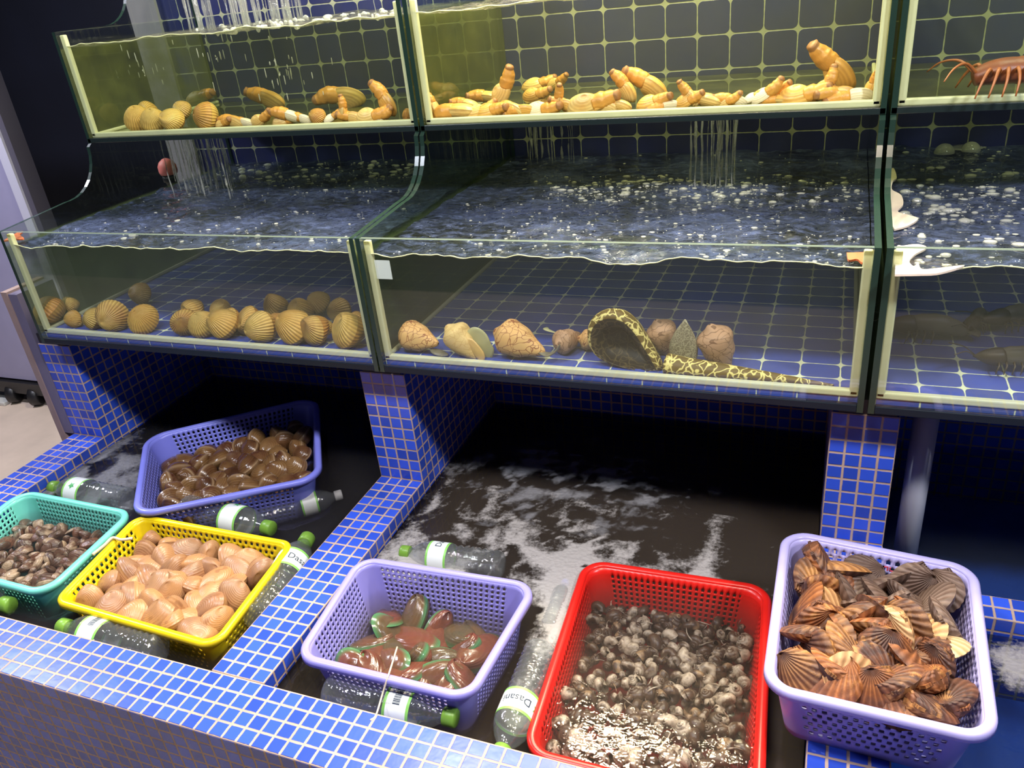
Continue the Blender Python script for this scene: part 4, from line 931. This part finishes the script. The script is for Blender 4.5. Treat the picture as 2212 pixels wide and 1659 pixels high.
# ---- sea snails in the middle lower tank
def volute_mesh(mat, name='shell'):
    prof = [(-1., .03), (-.97, .13), (-.9, .2), (-.84, .27), (-.8, .29), (-.72, .46), (-.6, .58), (-.4, .64), (-.15, .62), (.15, .52), (.45, .39), (.75, .24), (.95, .13), (1.02, .05)]
    prof = [tuple(q) for q in resample(prof, 26)]
    V, Fc = lathe_geo(prof, 26); V = [(x, y*(1+.1*math.cos(math.atan2(z, y)*1+x*2)), z*(1+.06*math.sin(x*9))) for x, y, z in V]
    return mesh_from(name, V, Fc, mat)
def lip_mesh():   # flared aperture with its inside
    V = []; n = 18
    for j, (k, d) in enumerate(((1.0, .0), (.9, -.05), (.7, -.16), (.3, -.24))):
        for i in range(n):
            th = 2*math.pi*i/n; V.append((.25+.72*k*math.cos(th), -.5-d-.0*k, .12+.3*k*math.sin(th)*(1.0+.3*math.cos(th))))
    Fc = grid_faces(n, 4, True)+[tuple(3*n+i for i in range(n))]; return mesh_from('aperture', V, Fc, 'inner')
LIP = lip_mesh(); VM = {k: volute_mesh(k) for k in ('volute', 'volute_pale', 'volute_brown')}
def foot_sheet(pts, w, mat):
    n = len(pts); P = smooth_path(pts, 14); rad = [w*math.sin(math.pi*min(.98, max(.06, (i+.6)/14)))**.6 for i in range(14)]
    V, Fc = tube_geo(P, rad, 10, True, [(1., .22)]*14); return mesh_from('foot', V, Fc, mat)
def volute(a, b, w, rot, mat, lab, foot=None, y=None, lip=False, z=None):
    p = np.array(at_z(a, b, ZF+.9)) if y is None else np.array(at_y(a, b, y))
    if p[1] < 22.3: p = np.array(at_y(a, b, 22.3))
    sz = pxw(p, w)/2.0; p[2] = max(p[2], ZF+.62*sz)
    e = empty('sea_snail', tuple(p), rot, label=lab, cat='snail'); e.scale = (sz,)*3
    put('shell', VM[mat], e)
    if lip: put('aperture', LIP, e)
    if foot: put('foot', foot_sheet(*foot), e)
    return e
volute(905, 736, 104, (0, .1, -.2), 'volute', 'orange brown sea snail nearest the left wall of the middle lower tank', ([(.7, -.1, -.3), (1.1, -.1, -.35), (1.5, 0, -.4)], .25, 'grey_flesh'))
# pale snail: shell lying apex up, its thin outer lip spread like a fan behind the amber mouth
pv = np.array(at_y(1000, 746, 22.2)); pv[2] = max(pv[2], ZF+1.05)
ps = empty('sea_snail', tuple(pv), label='pale yellow sea snail with its thin pale outer lip spread behind an amber mouth', cat='snail')
sh = put('shell', VM['volute_pale'], ps, (0, 0, 0), (0.25, 0.78, -0.12)); sh.scale = (1.75,)*3
def lens(name, pxs, y, thick, mat):
    P = smooth_path([np.array(at_y(a, b, y))-pv for a, b in pxs+pxs[:1]], 49)[:-1]; c = sum(P)/48; V = []
    for k, t in ((0.02, thick), (.5, thick*.9), (.85, thick*.55), (1., 0.05), (1., -0.03), (.8, -thick*.2), (.02, -thick*.3)): V += [tuple(c+(q-c)*k+np.array([0, t, 0])) for q in P]
    put(name, mesh_from(name, V, grid_faces(48, 7, True), mat), ps)
lens('outer_lip', [(1004, 722), (1018, 708), (1034, 709), (1050, 722), (1060, 742), (1067, 756), (1062, 774), (1048, 787), (1036, 780), (1022, 758)], 22.2, .14, 'flesh')
lens('aperture', [(1006, 730), (1020, 733), (1036, 750), (1047, 768), (1043, 784), (1032, 776), (1018, 756)], 21.75, .3, 'inner')
volute(1122, 748, 124, (0, .3, -.12), 'volute', 'orange sea snail with dark scribbled lines and a grey curled foot', ([(.8, -.1, 0), (1.2, -.1, 0.05), (1.45, -.1, .35), (1.5, -.1, .6)], .2, 'grey_flesh'))
volute(1228, 734, 84, (0, .1, 1.2), 'volute_brown', 'dim brown sea snail with a small white foot curled out on its left', ([(0, .8, .2), (-.2, 1.3, .35), (.2, 1.6, .3)], .16, 'flesh'))
volute(1436, 738, 104, (0, 1.2, .4), 'volute_brown', 'brown sea snail half hidden behind the netted foot and raised flap')
volute(1552, 762, 122, (0, 1.25, .2), 'volute_brown', 'round tan sea snail at the right end of the netted foot')
volute(1284, 768, 70, (0, .2, .3), 'volute', 'pinkish sea snail shell behind the left edge of the big netted foot', y=24.6)
# the large netted foot: a long tail rising into a curled hood
def yp(a, b, y): return np.array(at_y(a, b, y))
tail = [yp(1800, 842, 21.75), yp(1700, 828, 21.75), yp(1600, 812, 21.8), yp(1500, 800, 21.9), yp(1440, 800, 22.1)]
sn = empty('netted_snail', tuple(yp(1440, 806, 22.3)), label='large sea snail with a dark yellow netted foot curled up like a hood', cat='snail'); o0 = yp(1440, 806, 22.3)
P = smooth_path(tail, 20); P = [p-o0 for p in P]
rad = np.interp(np.linspace(0, 1, 20), [0, .3, .7, 1], [.08, .42, .8, .95])
P = [p+np.array([0, 0, max(0., (ZF+r*.55)-(p+o0)[2])]) for p, r in zip(P, rad)]
V, Fc = tube_geo(P, rad, 14, True, [(.9, .75)]*20); put('tail', mesh_from('tail', V, Fc, 'net_foot'), sn)
# hood: a drop-shaped cup opening towards the glass, thick netted rim, dark sole inside
hp = [(1432, 800), (1414, 768), (1396, 738), (1376, 708), (1352, 684), (1326, 674), (1298, 676), (1276, 692), (1267, 718), (1272, 748), (1288, 770), (1318, 786), (1358, 798), (1398, 806)]
hp = [yp(a, b, 22.1)-o0 for a, b in hp]; hp = smooth_path(hp+[hp[0]], 45)[:-1]; n = len(hp); hc = sum(hp)/n; V = []; mi = []
for k, dy, sh in ((.15, 2.2, 0), (.55, 2.0, 0), (.85, 1.4, 0), (.98, .7, 0), (1., .25, 0), (.96, -.1, 0), (.86, -.25, -.08), (.72, -.05, -.36), (.64, .4, -.42), (.48, .95, -.42), (.25, 1.3, -.36), (.03, 1.4, -.36)):
    for q in hp: V.append(hc+(q-hc)*k+np.array([0, dy, sh]))
Fc = grid_faces(n, 12, True); mi = [1 if f[0]//n >= 6 else 0 for f in Fc]
put('hood', mesh_from('hood', [tuple(v) for v in V], Fc, ['net_foot', 'net_dark'], True, mi), sn)
P = [yp(a, b, 23.0)-o0 for a, b in ((1478, 792), (1476, 760), (1478, 725), (1480, 690))]; P = smooth_path(P, 12)
V, Fc = tube_geo(P, [.5, .75, .92, 1.0, 1.02, 1.0, .92, .8, .66, .48, .26, .06], 12, True, [(.95, .3)]*12); put('raised_flap', mesh_from('raised_flap', V, Fc, 'flap'), sn)
# ---- prawns and the lobster on the right
def prawn(a, b, w, yaw, lab, zf_=ZF):
    p = np.array(at_z(a, b, zf_+.9)); sz = pxw(p, w)/3.6
    e = empty('prawn', tuple(p), (0, 0, yaw), label=lab, cat='prawn'); e.scale = (sz,)*3
    pth = smooth_path([(-1.3, 0, .05), (-.6, 0, .18), (.2, 0, .2), (.9, 0, .05), (1.5, 0, -.15)], 20)
    r_ = [(.12+.36*math.sin(math.pi*min(1, (i+2)/22))**.8)*(1+.06*(i % 3 == 0)) for i in range(20)]
    V, Fc = tube_geo(pth, r_, 12, True, [(.8, 1)]*20); put('body', mesh_from('body', V, Fc, 'prawn'), e)
    V, Fc = tube_geo(smooth_path([(-2.0, 0, .12), (-1.5, 0, .12), (-1., 0, .12), (-.6, 0, .2)], 12), [.03, .1, .2, .28, .34, .38, .42, .44, .45, .44, .42, .38], 12); put('head', mesh_from('head', V, Fc, 'prawn_dark'), e)
    V = []; Fc = []
    for k, aa in enumerate((-.5, -.2, .2, .5)):
        v, f = tube_geo([(1.45, 0, -.12), (1.45+.6*math.cos(aa), .6*math.sin(aa), -.2)], [.1, .14], 8, True, [(1, .3)]*2); V.append((v, f))
    v, f, _ = join_geo(V); put('tail_fan', mesh_from('tail_fan', v, f, 'prawn'), e)
    for k in range(4):
        for s in (-1, 1):
            v, f = tube_geo([(-.9+.32*k, s*.25, 0), (-.95+.34*k, s*.6, -.1), (-1.1+.36*k, s*.75, -.5)], [.06, .045, .02], 6); put('leg', mesh_from('leg', v, f, 'prawn_dark'), e)
    for s in (-1, 1):
        v, f = tube_geo(smooth_path([(-1.9, s*.1, .15), (-2.4, s*.3, .5), (-3.0, s*.7, .5)], 10), [.03]*10, 5); put('antenna', mesh_from('antenna', v, f, 'prawn_dark'), e)
    return e
prawn(2010, 708, 170, .05, 'grey prawn with dark head nearest the glass divider in the right lower tank')
prawn(2110, 690, 120, 1.2, 'dim dark prawn behind the others in the right lower tank')
prawn(2196, 684, 150, .5, 'dim brown prawn at the far back of the right lower tank')
prawn(2200, 776, 160, .1, 'grey prawn closest to the front glass of the right lower tank')
lp = np.array(at_z(2178, 168, ZT+1.3)); lz = pxw(lp, 215)/5
lb = empty('lobster', tuple(lp), (0, 0, .15), label='rust brown lobster with thin legs on the right upper tank floor', cat='lobster'); lb.scale = (lz,)*3
V, Fc = tube_geo(smooth_path([(-1.6, 0, .1), (-.8, 0, .3), (.2, 0, .35), (1.4, 0, .2), (2.4, 0, 0)], 24), [(.2+.5*math.sin(math.pi*min(1, (i+3)/27))**.7)*(1+.1*(i > 11 and i % 2)) for i in range(24)], 14, True, [(1.1, .9)]*24); put('carapace', mesh_from('carapace', V, Fc, 'lobster'), lb)
for k in range(5):
    for s in (-1, 1):
        v, f = tube_geo(smooth_path([(-.9+.35*k, s*.4, .1), (-1.2+.42*k, s*1.0, .6), (-1.6+.55*k, s*1.5, .1), (-1.9+.6*k, s*1.8, -.6)], 10), np.linspace(.13, .04, 10), 6); put('leg', mesh_from('leg', v, f, 'lobster_leg'), lb)
for s in (-1, 1):
    v, f = tube_geo(smooth_path([(-1.5, s*.2, .3), (-2.2, s*.6, .9), (-2.9, s*1.3, .8), (-3.4, s*1.8, .3)], 14), np.linspace(.1, .03, 14), 6); put('antenna', mesh_from('antenna', v, f, 'lobster_leg'), lb)

# ------------------------------------------------------------------ light, world, camera
def area(name, loc, target, power, col, size):
    l = bpy.data.lights.new(name, 'AREA'); l.shape = 'DISK'; l.size = size*S; l.energy = power; l.color = col
    o = bpy.data.objects.new(name, l); COL.objects.link(o); o.location = [c*S for c in loc]
    d = Vector([(b-a) for a, b in zip(loc, target)]); o.rotation_euler = d.to_track_quat('-Z', 'Y').to_euler(); return o
area('lamp_cool', (-24, -8, 64), (-20, 12, 0), 11, (.82, .88, 1), 6)
area('lamp_mid', (6, -8, 64), (8, 10, 0), 13, (.95, .95, 1), 6)
area('lamp_warm', (33, -4, 62), (33, 8, 0), 14, (1, .84, .66), 5)
for x, z in ((-12, 84), (18, 68), (50, 68)): area('lamp_shelf', (x, 42, z), (x, 36, 20), 26 if z < 80 else 36, (1, .94, .74), 5)
for x, y in ((8.4, 45), (13, 45.3), (17.8, 45.8), (26.2, 47.4)): area('lamp_spot', (x, y, 54), (24, 4, 0), 6, (1, .78, .5), 4.0)
area('lamp_right', (66, -4, 60), (50, 20, -8), 22, (.85, .9, 1), 6)
area('fill_aisle', (-84, 26, 70), (-76, 34, FZ), 40, (.85, .85, 1), 10)  # added lamp, unseen, to brighten the floor on the left
w = bpy.data.worlds.new('night'); sc.world = w; w.use_nodes = True
w.node_tree.nodes['Background'].inputs[0].default_value = (.6, .62, .8, 1); w.node_tree.nodes['Background'].inputs[1].default_value = 0.04
cd = bpy.data.cameras.new('camera'); cd.sensor_width = 36; cd.lens = F/W*36; cd.clip_start = .02; cam = bpy.data.objects.new('camera', cd); COL.objects.link(cam)
mt = Matrix(((RGT[0], UPV[0], -FWD[0], CAM[0]*S), (RGT[1], UPV[1], -FWD[1], CAM[1]*S), (RGT[2], UPV[2], -FWD[2], CAM[2]*S), (0, 0, 0, 1))); cam.matrix_world = mt; sc.camera = cam
vs = sc.view_settings; sc.display_settings.display_device = 'sRGB'; vs.view_transform = 'Standard'; vs.look = 'None'; vs.gamma = 1; vs.use_curve_mapping = False; vs.exposure = 0.0
cy = sc.cycles; cy.max_bounces = 6; cy.diffuse_bounces = 2; cy.glossy_bounces = 3; cy.transmission_bounces = 4; cy.volume_bounces = 0; cy.use_light_tree = False; cy.transparent_max_bounces = 28; cy.use_adaptive_sampling = True; cy.adaptive_threshold = 0.02
cy.caustics_reflective = False; cy.caustics_refractive = False; cy.sample_clamp_indirect = 4
